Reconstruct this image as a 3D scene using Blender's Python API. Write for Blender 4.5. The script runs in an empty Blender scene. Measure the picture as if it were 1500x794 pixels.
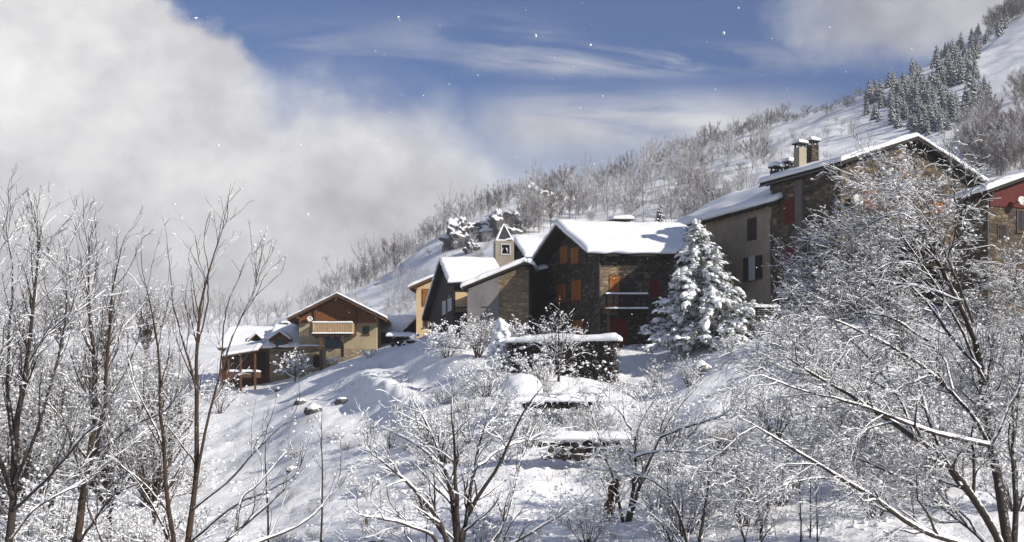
import bpy, bmesh, math, random
import numpy as np
from mathutils import Vector, Matrix, noise as mnoise

# ------------------------------------------------------------------ camera, sky, sun, exposure
S = bpy.context.scene
COL = S.collection
F = 1811.0            # focal length in pixels of the 1500 px wide photograph
HY = 560.0            # image row of the horizon
cam_d = bpy.data.cameras.new("camera")
cam = bpy.data.objects.new("camera", cam_d)
COL.objects.link(cam)
cam.location = (0, 0, 0)
cam.rotation_euler = (math.radians(90), 0, 0)
cam_d.sensor_fit = 'HORIZONTAL'
cam_d.sensor_width = 36
cam_d.lens = 36 * F / 1500
cam_d.shift_y = (HY - 397) / 1500
cam_d.clip_start = 0.1
cam_d.clip_end = 6000
S.camera = cam

SUN_DIR = Vector((0.865, -0.50, 0.0)).normalized()
SUN_EL = math.radians(27)
sun_vec = Vector((SUN_DIR.x * math.cos(SUN_EL), SUN_DIR.y * math.cos(SUN_EL), math.sin(SUN_EL)))
sd = bpy.data.lights.new("sun", 'SUN')
sd.energy = 5.0
sd.angle = math.radians(0.53)
sd.color = (1.0, 0.94, 0.85)
sun = bpy.data.objects.new("sun", sd)
COL.objects.link(sun)
sun.rotation_euler = sun_vec.to_track_quat('Z', 'Y').to_euler()
sun.location = (40, -30, 60)

S.view_settings.view_transform = 'Standard'
S.view_settings.look = 'None'
S.view_settings.gamma = 1
S.view_settings.use_curve_mapping = False
S.view_settings.exposure = 0.30
S.cycles.max_bounces = 6
S.cycles.diffuse_bounces = 3
S.cycles.transparent_max_bounces = 8
S.cycles.volume_bounces = 0

SKY_STRENGTH = 0.08


class NT:
    """small helper to write node trees as expressions"""
    def __init__(self, tree):
        self.t = tree
        self.n = tree.nodes
        self.l = tree.links

    def node(self, kind, **kw):
        nd = self.n.new(kind)
        for k, v in kw.items():
            setattr(nd, k, v)
        return nd

    def put(self, sock, v):
        if v is None:
            return
        if hasattr(v, 'links') or hasattr(v, 'is_linked'):
            self.l.new(v, sock)
        else:
            sock.default_value = v

    def m(self, op, a, b=None, c=None, clamp=False):
        nd = self.node('ShaderNodeMath', operation=op, use_clamp=clamp)
        self.put(nd.inputs[0], a)
        self.put(nd.inputs[1], b)
        self.put(nd.inputs[2], c)
        return nd.outputs[0]

    def smooth(self, x, lo, hi, a=0.0, b=1.0):
        nd = self.node('ShaderNodeMapRange', interpolation_type='SMOOTHSTEP')
        self.put(nd.inputs[0], x)
        for i, v in enumerate((lo, hi, a, b)):
            nd.inputs[i + 1].default_value = v
        return nd.outputs[0]

    def noise(self, vec, scale, detail=4, rough=0.55, dist=0.0):
        nd = self.node('ShaderNodeTexNoise')
        self.put(nd.inputs['Vector'], vec)
        nd.inputs['Scale'].default_value = scale
        nd.inputs['Detail'].default_value = detail
        nd.inputs['Roughness'].default_value = rough
        nd.inputs['Distortion'].default_value = dist
        return nd.outputs['Fac']

    def mix(self, f, a, b, blend='MIX'):
        nd = self.node('ShaderNodeMix', data_type='RGBA', blend_type=blend)
        self.put(nd.inputs[0], f)
        self.put(nd.inputs[6], a if hasattr(a, 'links') else (*a, 1) if len(a) == 3 else a)
        self.put(nd.inputs[7], b if hasattr(b, 'links') else (*b, 1) if len(b) == 3 else b)
        return nd.outputs[2]

    def ramp(self, x, stops, interp='LINEAR'):
        nd = self.node('ShaderNodeValToRGB')
        cr = nd.color_ramp
        cr.interpolation = interp
        while len(cr.elements) < len(stops):
            cr.elements.new(0.5)
        for e, (p, c) in zip(cr.elements, stops):
            e.position = p
            e.color = (c, c, c, 1) if not hasattr(c, '__len__') else (*c, 1)
        self.put(nd.inputs[0], x)
        return nd.outputs[0]

    def vec(self, x, y, z):
        nd = self.node('ShaderNodeCombineXYZ')
        for i, v in enumerate((x, y, z)):
            self.put(nd.inputs[i], v)
        return nd.outputs[0]

    def vscale(self, v, s):
        nd = self.node('ShaderNodeVectorMath', operation='MULTIPLY')
        self.put(nd.inputs[0], v)
        nd.inputs[1].default_value = s
        return nd.outputs[0]


def build_world():
    w = bpy.data.worlds.new("World")
    S.world = w
    w.use_nodes = True
    w.node_tree.nodes.clear()
    n = NT(w.node_tree)
    out = n.node('ShaderNodeOutputWorld')
    bg = n.node('ShaderNodeBackground')
    bg.inputs[1].default_value = SKY_STRENGTH
    sky = n.node('ShaderNodeTexSky', sky_type='NISHITA')
    sky.sun_disc = False
    sky.sun_elevation = SUN_EL
    sky.sun_rotation = math.atan2(SUN_DIR.x, SUN_DIR.y)
    sky.altitude = 1500
    sky.air_density = 1.0
    sky.dust_density = 0.4
    sky.ozone_density = 2.0
    tc = n.node('ShaderNodeTexCoord')
    sep = n.node('ShaderNodeSeparateXYZ')
    n.l.new(tc.outputs['Generated'], sep.inputs[0])
    dx, dy, dz = sep.outputs
    yy = n.m('MAXIMUM', dy, 0.08)
    u = n.m('DIVIDE', dx, yy)        # tangent of the azimuth, measured from north (+Y)
    v = n.m('DIVIDE', dz, yy)        # tangent of the elevation
    p = n.vec(u, n.m('MULTIPLY', v, 1.3), 0.0)
    big = n.noise(p, 4.0, 6, 0.5, 0.0)
    fine = n.noise(p, 16.0, 6, 0.6, 0.2)
    puffy = n.noise(n.vec(u, n.m('MULTIPLY', v, 1.15), 3.7), 9.5, 8, 0.58, 0.0)
    streak = n.noise(n.vec(n.m('MULTIPLY', u, 2.2), n.m('ADD', n.m('MULTIPLY', v, 13.0), n.m('MULTIPLY', u, 0.6)), 1.0), 2.6, 6, 0.6, 0.6)
    big0 = n.m('SUBTRACT', big, 0.5)
    puf0 = n.m('SUBTRACT', puffy, 0.5)
    # --- the big cloud bank in the west (left): its upper edge as elevation over azimuth
    def uu(px):
        return (px - 750) / F
    def vv(py):
        return (HY - py) / F
    un = n.m('MULTIPLY_ADD', u, 0.5, 0.5)       # u -1..1 -> 0..1
    edge = [(-2000, -420), (120, -160), (250, -12), (345, 25), (372, 80), (410, 112), (470, 88), (560, 96), (640, 132), (700, 176), (760, 226), (840, 262), (1000, 330), (1400, 420), (2500, 480)]
    eb = n.ramp(un, [(min(1, max(0, uu(px) * 0.5 + 0.5)), vv(py)) for px, py in edge])
    d = n.m('SUBTRACT', eb, v)
    d = n.m('ADD', d, n.m('MULTIPLY', puf0, 0.062))
    d = n.m('ADD', d, n.m('MULTIPLY', big0, 0.05))
    sharp = n.smooth(n.m('ADD', d, n.m('MULTIPLY', n.m('SUBTRACT', fine, 0.5), 0.03)), -0.006, 0.018)
    soft = n.smooth(d, -0.03, 0.075)
    right = n.smooth(u, uu(340), uu(430))
    bank = n.m('ADD', n.m('MULTIPLY', sharp, n.m('SUBTRACT', 1.0, right)), n.m('MULTIPLY', soft, right))
    # blue shows faintly through the bank's thinner shoulder
    thin = n.m('MULTIPLY', n.smooth(u, uu(330), uu(420)), n.smooth(v, vv(215), vv(120)))
    thin = n.m('MULTIPLY', thin, n.smooth(puffy, 0.38, 0.62, 0.62, 0.12))
    bank = n.m('MULTIPLY', bank, n.m('SUBTRACT', 1.0, thin))
    # --- thin streaks
    def band(py, half, lo, hi, amt, s0=0.36, s1=0.66):
        g = n.smooth(n.m('ABSOLUTE', n.m('SUBTRACT', v, vv(py))), half / F, 0.0)
        e = n.m('MULTIPLY', n.smooth(u, uu(lo), uu(lo + 160)), n.smooth(u, uu(hi), uu(hi - 170)))
        s = n.smooth(streak, s0, s1)
        return n.m('MULTIPLY', n.m('MULTIPLY', g, e), n.m('MULTIPLY', s, amt))
    b = n.m('ADD', band(88, 36, 640, 1230, 0.75), band(178, 70, 640, 1290, 0.68, 0.22, 0.6))
    b = n.m('ADD', b, band(62, 60, 300, 900, 0.30))
    # general veil that thickens to the horizon
    b = n.m('ADD', b, n.smooth(v, vv(110), vv(300), 0.0, 0.55))
    # --- cloud in the upper right
    ex = n.m('POWER', n.m('DIVIDE', n.m('SUBTRACT', u, uu(1360)), 230 / F), 2.0)
    ey = n.m('POWER', n.m('DIVIDE', n.m('SUBTRACT', v, n.m('ADD', vv(10), n.m('MULTIPLY', n.m('SUBTRACT', u, uu(1360)), 0.15))), 95 / F), 2.0)
    rr = n.m('SQRT', n.m('ADD', ex, ey))
    rr = n.m('ADD', rr, n.m('MULTIPLY', puf0, -1.3))
    tr = n.smooth(rr, 1.12, 0.35, 0.0, 0.85)
    # --- small bright puff on the crest
    e2 = n.m('ADD', n.m('POWER', n.m('DIVIDE', n.m('SUBTRACT', u, uu(962)), 26 / F), 2.0), n.m('POWER', n.m('DIVIDE', n.m('SUBTRACT', v, vv(232)), 18 / F), 2.0))
    pf = n.smooth(n.m('ADD', e2, n.m('MULTIPLY', puf0, -2.5)), 1.1, 0.2, 0.0, 0.9)
    dens = n.m('MAXIMUM', n.m('MAXIMUM', bank, n.m('MINIMUM', b, 1.0)), n.m('MAXIMUM', tr, pf))
    front = n.smooth(dy, 0.05, 0.25)
    behind = n.smooth(n.noise(tc.outputs['Generated'], 2.2, 6, 0.6), 0.48, 0.66, 0.05, 0.6)
    dens = n.m('ADD', n.m('MULTIPLY', dens, front), n.m('MULTIPLY', behind, n.m('SUBTRACT', 1.0, front)), clamp=True)
    # cloud brightness: billows, and a heavier grey base near the ground
    k = 1.0 / SKY_STRENGTH
    tone = n.m('MULTIPLY_ADD', n.m('ADD', n.m('MULTIPLY', big0, 0.75), n.m('ADD', n.m('MULTIPLY', puf0, 0.7), n.m('MULTIPLY', n.m('SUBTRACT', fine, 0.5), 0.25))), 1.0, 0.69)
    low = n.smooth(v, vv(480), vv(230))
    lowx = n.smooth(u, uu(820), uu(420))
    tone = n.m('SUBTRACT', tone, n.m('MULTIPLY', n.m('MULTIPLY', n.m('SUBTRACT', 1.0, low), lowx), 0.20))
    topl = n.m('MULTIPLY', n.smooth(u, uu(430), uu(150)), n.smooth(v, vv(300), vv(60)))
    tone = n.m('ADD', tone, n.m('MULTIPLY', topl, 0.10))
    tone = n.m('SUBTRACT', tone, n.m('MULTIPLY', tr, 0.20))
    tone = n.m('ADD', tone, n.m('MULTIPLY', pf, 0.12))
    tone = n.m('SUBTRACT', tone, n.m('MULTIPLY', n.m('MINIMUM', b, 1.0), 0.14))
    tone = n.m('MAXIMUM', n.m('MINIMUM', tone, 0.95), 0.22)
    ccol = n.ramp(tone, [(0.0, (0.11, 0.11, 0.135)), (0.35, (0.31, 0.305, 0.335)), (0.6, (0.54, 0.535, 0.55)), (1.0, (0.97, 0.96, 0.94))])
    ccol = n.vscale(ccol, (k, k, k))
    blue = n.mix(1.0, sky.outputs[0], (0.40, 0.56, 0.86), 'MULTIPLY')
    fin = n.mix(dens, blue, ccol)
    n.l.new(fin, bg.inputs[0])
    n.l.new(bg.outputs[0], out.inputs[0])


build_world()

# ------------------------------------------------------------------ materials
def material(name):
    m = bpy.data.materials.new(name)
    m.use_nodes = True
    m.node_tree.nodes.clear()
    n = NT(m.node_tree)
    out = n.node('ShaderNodeOutputMaterial')
    bs = n.node('ShaderNodeBsdfPrincipled')
    n.l.new(bs.outputs[0], out.inputs[0])
    return m, n, bs


def bump(n, bs, h, strength=0.4, dist=0.05):
    b = n.node('ShaderNodeBump')
    b.inputs['Strength'].default_value = strength
    b.inputs['Distance'].default_value = dist
    n.put(b.inputs['Height'], h)
    n.l.new(b.outputs[0], bs.inputs['Normal'])


def pos(n):
    return n.node('ShaderNodeTexCoord').outputs['Object']


SNOW_C = (0.875, 0.88, 0.89)


def snow_mat(name, scale=1.0, strength=0.5, dist=0.12):
    m, n, bs = material(name)
    p = pos(n)
    a = n.noise(p, 0.9 * scale, 5, 0.6)
    b = n.m('ADD', n.noise(p, 4.0 * scale, 5, 0.65), n.m('MULTIPLY', n.smooth(n.noise(p, 9.0 * scale, 3, 0.6), 0.56, 0.7), 0.5))
    bs.inputs['Base Color'].default_value = (*SNOW_C, 1)
    bs.inputs['Roughness'].default_value = 0.6
    bs.inputs['Specular IOR Level'].default_value = 0.2
    bump(n, bs, n.m('ADD', a, n.m('MULTIPLY', b, 0.32)), strength, dist)
    return m


def snowy(name, dark, dark2, lo=0.05, hi=0.35, nscale=6.0, amt=0.5, rough=0.9):
    """a surface that carries snow on whatever faces up"""
    m, n, bs = material(name)
    p = pos(n)
    g = n.node('ShaderNodeNewGeometry')
    sp = n.node('ShaderNodeSeparateXYZ')
    n.l.new(g.outputs['Normal'], sp.inputs[0])
    nz = n.noise(p, nscale, 3, 0.6)
    f = n.m('ADD', sp.outputs[2], n.m('MULTIPLY', n.m('SUBTRACT', nz, 0.5), amt))
    f = n.smooth(f, lo, hi)
    base = n.mix(n.noise(p, nscale * 2.3, 4, 0.6), dark, dark2)
    col = n.mix(f, base, SNOW_C)
    n.l.new(col, bs.inputs['Base Color'])
    bs.inputs['Roughness'].default_value = rough
    bs.inputs['Specular IOR Level'].default_value = 0.15
    return m


def stone_mat(name, cols, mortar, scale=3.0, snowdust=0.0, bstr=0.9):
    m, n, bs = material(name)
    p = n.vscale(pos(n), (1.0, 1.0, 2.0))
    wob = n.node('ShaderNodeTexNoise')
    n.l.new(p, wob.inputs['Vector'])
    wob.inputs['Scale'].default_value = 3.0
    ad = n.node('ShaderNodeVectorMath', operation='MULTIPLY_ADD')
    n.l.new(wob.outputs['Color'], ad.inputs[0])
    ad.inputs[1].default_value = (0.18, 0.18, 0.18)
    n.l.new(p, ad.inputs[2])
    vo = n.node('ShaderNodeTexVoronoi', feature='F1')
    n.l.new(ad.outputs[0], vo.inputs['Vector'])
    vo.inputs['Scale'].default_value = scale
    ve = n.node('ShaderNodeTexVoronoi', feature='DISTANCE_TO_EDGE')
    n.l.new(ad.outputs[0], ve.inputs['Vector'])
    ve.inputs['Scale'].default_value = scale
    sx = n.node('ShaderNodeSeparateXYZ')
    n.l.new(vo.outputs['Color'], sx.inputs[0])
    c = n.ramp(sx.outputs[0], [(i / (len(cols) - 1), k) for i, k in enumerate(cols)])
    c = n.mix(n.smooth(n.noise(p, 0.5, 5, 0.65), 0.35, 0.7, 0.0, 0.55), c, tuple(x * 0.45 for x in cols[0]))
    c = n.mix(n.m('MULTIPLY', n.noise(p, 14, 3), 0.5), c, tuple(x * 0.6 for x in cols[1]))
    edge = n.smooth(ve.outputs[0], 0.015, 0.09)
    c = n.mix(edge, mortar, c)
    if snowdust:
        f = n.smooth(n.noise(p, 5.0, 2, 0.5), 0.68, 0.72)
        c = n.mix(n.m('MULTIPLY', f, snowdust), c, (0.8, 0.8, 0.82))
    n.l.new(c, bs.inputs['Base Color'])
    bs.inputs['Roughness'].default_value = 0.92
    bs.inputs['Specular IOR Level'].default_value = 0.15
    bump(n, bs, n.m('ADD', edge, n.m('MULTIPLY', n.noise(p, 9, 4), 0.5)), bstr, 0.06)
    return m


def plaster_mat(name, c1, c2, stain):
    m, n, bs = material(name)
    p = pos(n)
    a = n.noise(p, 0.7, 6, 0.65)
    c = n.mix(n.smooth(a, 0.3, 0.7), c1, c2)
    s = n.noise(n.vscale(p, (1.0, 1.0, 0.35)), 2.3, 5, 0.7)
    c = n.mix(n.smooth(s, 0.56, 0.75, 0.0, 0.75), c, stain)
    n.l.new(c, bs.inputs['Base Color'])
    bs.inputs['Roughness'].default_value = 0.95
    bs.inputs['Specular IOR Level'].default_value = 0.1
    bump(n, bs, n.noise(p, 11, 5, 0.6), 0.4, 0.03)
    return m


def wood_mat(name, c1, c2, plank=0.0, axis=0, rough=0.75):
    m, n, bs = material(name)
    p = pos(n)
    g = n.noise(n.vscale(p, (7, 7, 0.9)), 2.0, 5, 0.6)
    c = n.mix(n.smooth(g, 0.3, 0.7), c1, c2)
    if plank:
        sp = n.node('ShaderNodeSeparateXYZ')
        n.l.new(p, sp.inputs[0])
        q = n.m('ADD', sp.outputs[0], n.m('MULTIPLY', sp.outputs[1], 0.73)) if axis == 0 else sp.outputs[2]
        fr = n.m('FRACT', n.m('DIVIDE', q, plank))
        gap = n.smooth(n.m('ABSOLUTE', n.m('SUBTRACT', fr, 0.5)), 0.44, 0.49)
        fl = n.m('FLOOR', n.m('DIVIDE', q, plank))
        wn = n.node('ShaderNodeTexWhiteNoise', noise_dimensions='1D')
        n.l.new(fl, wn.inputs['W'])
        c = n.mix(n.m('MULTIPLY', wn.outputs[0], 0.5), c, tuple(x * 0.55 for x in c1))
        c = n.mix(gap, c, tuple(x * 0.2 for x in c1))
        bump(n, bs, n.m('SUBTRACT', 1.0, gap), 0.5, 0.02)
    n.l.new(c, bs.inputs['Base Color'])
    bs.inputs['Roughness'].default_value = rough
    bs.inputs['Specular IOR Level'].default_value = 0.25
    return m


def plain_mat(name, c, rough=0.7, metal=0.0, var=0.25, spec=0.3):
    m, n, bs = material(name)
    f = n.noise(pos(n), 4.0, 5, 0.6)
    n.l.new(n.mix(n.smooth(f, 0.3, 0.75), c, tuple(x * (1 - var) for x in c)), bs.inputs['Base Color'])
    bs.inputs['Roughness'].default_value = rough
    bs.inputs['Metallic'].default_value = metal
    bs.inputs['Specular IOR Level'].default_value = spec
    return m


M = {}
M['ground'] = snow_mat('snow_ground', 0.5, 0.55, 0.35)
M['snow'] = snow_mat('snow_soft', 1.2, 0.35, 0.06)
M['twig_snow'] = snow_mat('snow_on_twigs', 6.0, 0.5, 0.02)
M['bark'] = snowy('bark_snowy', (0.02, 0.016, 0.014), (0.07, 0.055, 0.045), 0.25, 0.55, 7.0, 0.8)
M['bark_brown'] = snowy('bark_brown', (0.025, 0.018, 0.013), (0.085, 0.057, 0.04), 0.22, 0.55, 7.0, 0.9)
M['twig'] = snowy('twig_snowy', (0.022, 0.017, 0.015), (0.06, 0.048, 0.042), 0.4, 0.8, 9.0, 0.9)
M['twig_bare'] = snowy('twig_bare', (0.028, 0.02, 0.017), (0.07, 0.05, 0.04), 0.45, 0.85, 9.0, 0.9)
M['twig_rust'] = snowy('twig_rust', (0.13, 0.06, 0.03), (0.24, 0.13, 0.07), 0.0, 0.4, 6.0, 1.2)
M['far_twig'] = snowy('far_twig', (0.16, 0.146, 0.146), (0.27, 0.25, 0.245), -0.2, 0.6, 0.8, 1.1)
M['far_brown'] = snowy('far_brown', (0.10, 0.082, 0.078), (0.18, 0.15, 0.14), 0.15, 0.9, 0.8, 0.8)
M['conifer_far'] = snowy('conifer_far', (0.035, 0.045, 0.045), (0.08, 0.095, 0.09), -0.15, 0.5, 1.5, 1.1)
M['needle'] = snowy('needles', (0.018, 0.027, 0.012), (0.055, 0.062, 0.026), 0.55, 0.95, 5.0, 0.7)
M['hedge'] = snowy('hedge_leaf', (0.015, 0.017, 0.010), (0.06, 0.045, 0.025), 0.62, 0.95, 4.0, 0.7)
M['dark_stone'] = snowy('dark_stone', (0.012, 0.011, 0.010), (0.05, 0.042, 0.036), 0.72, 0.9, 1.1, 0.5)
M['grass_dry'] = plain_mat('grass_dry', (0.20, 0.13, 0.06), 0.9)
M['rock'] = snowy('rock', (0.045, 0.045, 0.05), (0.15, 0.14, 0.135), 0.35, 0.55, 1.1, 0.6)
M['stone_dark'] = stone_mat('stone_dark', [(0.035, 0.028, 0.022), (0.085, 0.065, 0.048), (0.13, 0.10, 0.075), (0.045, 0.04, 0.036), (0.24, 0.19, 0.14)], (0.05, 0.042, 0.034), 2.0, 0.7)
M['stone_warm'] = stone_mat('stone_warm', [(0.14, 0.10, 0.065), (0.36, 0.27, 0.17), (0.22, 0.165, 0.11), (0.48, 0.37, 0.23), (0.15, 0.12, 0.09)], (0.19, 0.145, 0.095), 2.0)
M['stone_big'] = stone_mat('stone_big', [(0.04, 0.034, 0.028), (0.15, 0.115, 0.08), (0.08, 0.065, 0.05), (0.34, 0.26, 0.165), (0.035, 0.03, 0.028)], (0.09, 0.07, 0.05), 1.9, 0.3)
M['stone_pale'] = stone_mat('stone_pale', [(0.20, 0.16, 0.10), (0.42, 0.34, 0.22), (0.29, 0.23, 0.15), (0.48, 0.40, 0.27)], (0.36, 0.30, 0.21), 2.6)
M['plaster_beige'] = plaster_mat('plaster_beige', (0.37, 0.30, 0.225), (0.28, 0.225, 0.165), (0.13, 0.10, 0.075))
M['plaster_chalet'] = plaster_mat('plaster_chalet', (0.40, 0.34, 0.22), (0.33, 0.27, 0.165), (0.2, 0.15, 0.09))
M['plaster_cream'] = plaster_mat('plaster_cream', (0.60, 0.44, 0.25), (0.56, 0.40, 0.22), (0.42, 0.29, 0.16))
M['plaster_grey'] = plaster_mat('plaster_grey', (0.20, 0.19, 0.19), (0.15, 0.14, 0.14), (0.09, 0.085, 0.085))
M['plaster_tower'] = plaster_mat('plaster_tower', (0.36, 0.32, 0.25), (0.29, 0.25, 0.19), (0.2, 0.17, 0.13))
M['concrete'] = plaster_mat('concrete', (0.16, 0.15, 0.14), (0.12, 0.11, 0.10), (0.06, 0.055, 0.05))
M['dark_wood'] = wood_mat('dark_wood', (0.030, 0.020, 0.014), (0.014, 0.010, 0.008), 0.22)
M['soffit'] = wood_mat('soffit', (0.030, 0.021, 0.016), (0.016, 0.012, 0.010))
M['chalet_wood'] = wood_mat('chalet_wood', (0.26, 0.10, 0.034), (0.16, 0.062, 0.022), 0.2)
M['chalet_beam'] = wood_mat('chalet_beam', (0.13, 0.07, 0.04), (0.08, 0.042, 0.025))
M['red_wood'] = wood_mat('red_wood', (0.14, 0.045, 0.02), (0.08, 0.026, 0.014), 0.2)
M['shutter'] = wood_mat('shutter', (0.42, 0.145, 0.028), (0.28, 0.09, 0.018), 0.16)
M['red_shutter'] = wood_mat('red_shutter', (0.15, 0.018, 0.012), (0.09, 0.012, 0.009), 0.16)
M['red_board'] = wood_mat('red_board', (0.13, 0.018, 0.013), (0.08, 0.012, 0.010), 0.18)
M['dark_shutter'] = wood_mat('dark_shutter', (0.035, 0.028, 0.026), (0.022, 0.018, 0.017), 0.14)
M['rail_wood'] = wood_mat('rail_wood', (0.56, 0.42, 0.26), (0.44, 0.31, 0.18))
M['frame'] = plain_mat('frame_wood', (0.10, 0.055, 0.03))
M['white_frame'] = plain_mat('white_frame', (0.55, 0.55, 0.56))
M['dish'] = plain_mat('dish', (0.62, 0.60, 0.56), 0.5)
M['metal'] = plain_mat('metal', (0.10, 0.10, 0.105), 0.45, 0.6)
M['slate'] = plain_mat('slate', (0.06, 0.055, 0.055), 0.7, 0, 0.5)
M['bronze'] = plain_mat('bronze', (0.06, 0.045, 0.03), 0.5, 0.5)
M['stump'] = wood_mat('stump', (0.16, 0.085, 0.04), (0.07, 0.04, 0.022))
g_, n_, b_ = material('glass')
b_.inputs['Base Color'].default_value = (0.02, 0.022, 0.026, 1)
b_.inputs['Roughness'].default_value = 0.12
n_.l.new(n_.mix(n_.noise(pos(n_), 1.5), (0.012, 0.012, 0.015), (0.04, 0.042, 0.05)), b_.inputs['Base Color'])
M['glass'] = g_
g_, n_, b_ = material('curtain')
b_.inputs['Roughness'].default_value = 0.9
n_.l.new(n_.mix(n_.noise(n_.vscale(pos(n_), (9, 9, 1)), 2), (0.5, 0.5, 0.52), (0.36, 0.36, 0.38)), b_.inputs['Base Color'])
M['curtain'] = g_


# ------------------------------------------------------------------ objects helpers
def tag(o, label=None, cat=None, group=None, kind=None):
    if label:
        o['label'] = label
    if cat:
        o['category'] = cat
    if group:
        o['group'] = group
    if kind:
        o['kind'] = kind
    return o


def empty(name, loc):
    o = bpy.data.objects.new(name, None)
    o.empty_display_size = 0.3
    o.location = loc
    COL.objects.link(o)
    return o


def W(px, py, Y):
    return Vector(((px - 750) * Y / F, Y, (HY - py) * Y / F))


class MB:
    """collects boxes, prisms, tubes and grids (world coordinates) into ONE mesh"""
    def __init__(self):
        self.v = []
        self.f = []
        self.sm = []

    def add(self, vs, fs, smooth=False):
        o = len(self.v)
        self.v.extend([tuple(x) for x in vs])
        self.f.extend([tuple(i + o for i in q) for q in fs])
        self.sm.extend([smooth] * len(fs))
        return self

    def obox(self, c, a, b, d):
        """box with centre c and half-axis vectors a, b, d"""
        vs = [c + a * i + b * j + d * k for k in (-1, 1) for j in (-1, 1) for i in (-1, 1)]
        return self.add(vs, [(0, 2, 3, 1), (4, 5, 7, 6), (0, 1, 5, 4), (2, 6, 7, 3), (0, 4, 6, 2), (1, 3, 7, 5)])

    def prism(self, poly, vec):
        n = len(poly)
        vs = list(poly) + [p + vec for p in poly]
        fs = [tuple(range(n))[::-1], tuple(range(n, 2 * n))]
        fs += [(i, (i + 1) % n, n + (i + 1) % n, n + i) for i in range(n)]
        return self.add(vs, fs)

    def tube(self, pts, rs, k=8, smooth=True):
        pts = [Vector(p) for p in pts]
        if not hasattr(rs, '__len__'):
            rs = [rs] * len(pts)
        vs = []
        for i, p in enumerate(pts):
            t = (pts[min(i + 1, len(pts) - 1)] - pts[max(i - 1, 0)]).normalized()
            r = Vector((0, 0, 1)) if abs(t.z) < 0.9 else Vector((1, 0, 0))
            a = t.cross(r).normalized()
            b = t.cross(a)
            for j in range(k):
                an = 2 * math.pi * j / k
                vs.append(p + (a * math.cos(an) + b * math.sin(an)) * rs[i])
        n = len(pts)
        fs = [(i * k + j, i * k + (j + 1) % k, (i + 1) * k + (j + 1) % k, (i + 1) * k + j) for i in range(n - 1) for j in range(k)]
        self.add(vs, fs, smooth)
        return self.add([vs[j] for j in range(k)], [tuple(range(k))]).add([vs[(n - 1) * k + j] for j in range(k)], [tuple(range(k))])

    def build(self, name, mat, parent=None, root=None, recalc=True):
        o_loc = (root or parent).location if (root or parent) else Vector((0, 0, 0))
        if root is None and parent is not None:
            r = parent
            while r.parent:
                r = r.parent
            o_loc = r.location
        me = bpy.data.meshes.new(name)
        me.from_pydata([(x[0] - o_loc.x, x[1] - o_loc.y, x[2] - o_loc.z) for x in self.v], [], self.f)
        me.polygons.foreach_set('use_smooth', self.sm)
        if recalc:
            bm = bmesh.new()
            bm.from_mesh(me)
            bmesh.ops.recalc_face_normals(bm, faces=bm.faces)
            bm.to_mesh(me)
            bm.free()
        me.materials.append(mat)
        o = bpy.data.objects.new(name, me)
        COL.objects.link(o)
        if parent:
            o.parent = parent
        return o


def np_mesh(name, V, Fc, mat, smooth=True):
    """fast mesh of quads (or tris) from numpy arrays"""
    me = bpy.data.meshes.new(name)
    k = Fc.shape[1]
    me.vertices.add(len(V))
    me.vertices.foreach_set('co', np.ascontiguousarray(V, dtype=np.float32).ravel())
    me.loops.add(Fc.size)
    me.loops.foreach_set('vertex_index', np.ascontiguousarray(Fc, dtype=np.int32).ravel())
    me.polygons.add(len(Fc))
    me.polygons.foreach_set('loop_start', np.arange(0, Fc.size, k, dtype=np.int32))
    me.polygons.foreach_set('use_smooth', np.full(len(Fc), smooth, dtype=bool))
    me.update(calc_edges=True)
    me.materials.append(mat)
    return me


def link(name, me, parent=None, loc=None):
    o = bpy.data.objects.new(name, me)
    COL.objects.link(o)
    if parent:
        o.parent = parent
    if loc is not None:
        o.location = loc
    return o


# ------------------------------------------------------------------ numpy noise
_rs = np.random.RandomState(11)
_PERM = _rs.rand(256, 256)


def vnoise(x, y):
    xi = np.floor(x).astype(int)
    yi = np.floor(y).astype(int)
    fx = x - xi
    fy = y - yi
    fx = fx * fx * (3 - 2 * fx)
    fy = fy * fy * (3 - 2 * fy)
    a = _PERM[xi % 256, yi % 256]
    b = _PERM[(xi + 1) % 256, yi % 256]
    c = _PERM[xi % 256, (yi + 1) % 256]
    d = _PERM[(xi + 1) % 256, (yi + 1) % 256]
    return (a * (1 - fx) + b * fx) * (1 - fy) + (c * (1 - fx) + d * fx) * fy - 0.5


def fbm(x, y, oct=4, g=0.5):
    s = 0
    a = 1.0
    for i in range(oct):
        s = s + a * vnoise(x * 2 ** i + 17.3 * i, y * 2 ** i + 9.1 * i)
        a *= g
    return s

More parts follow.
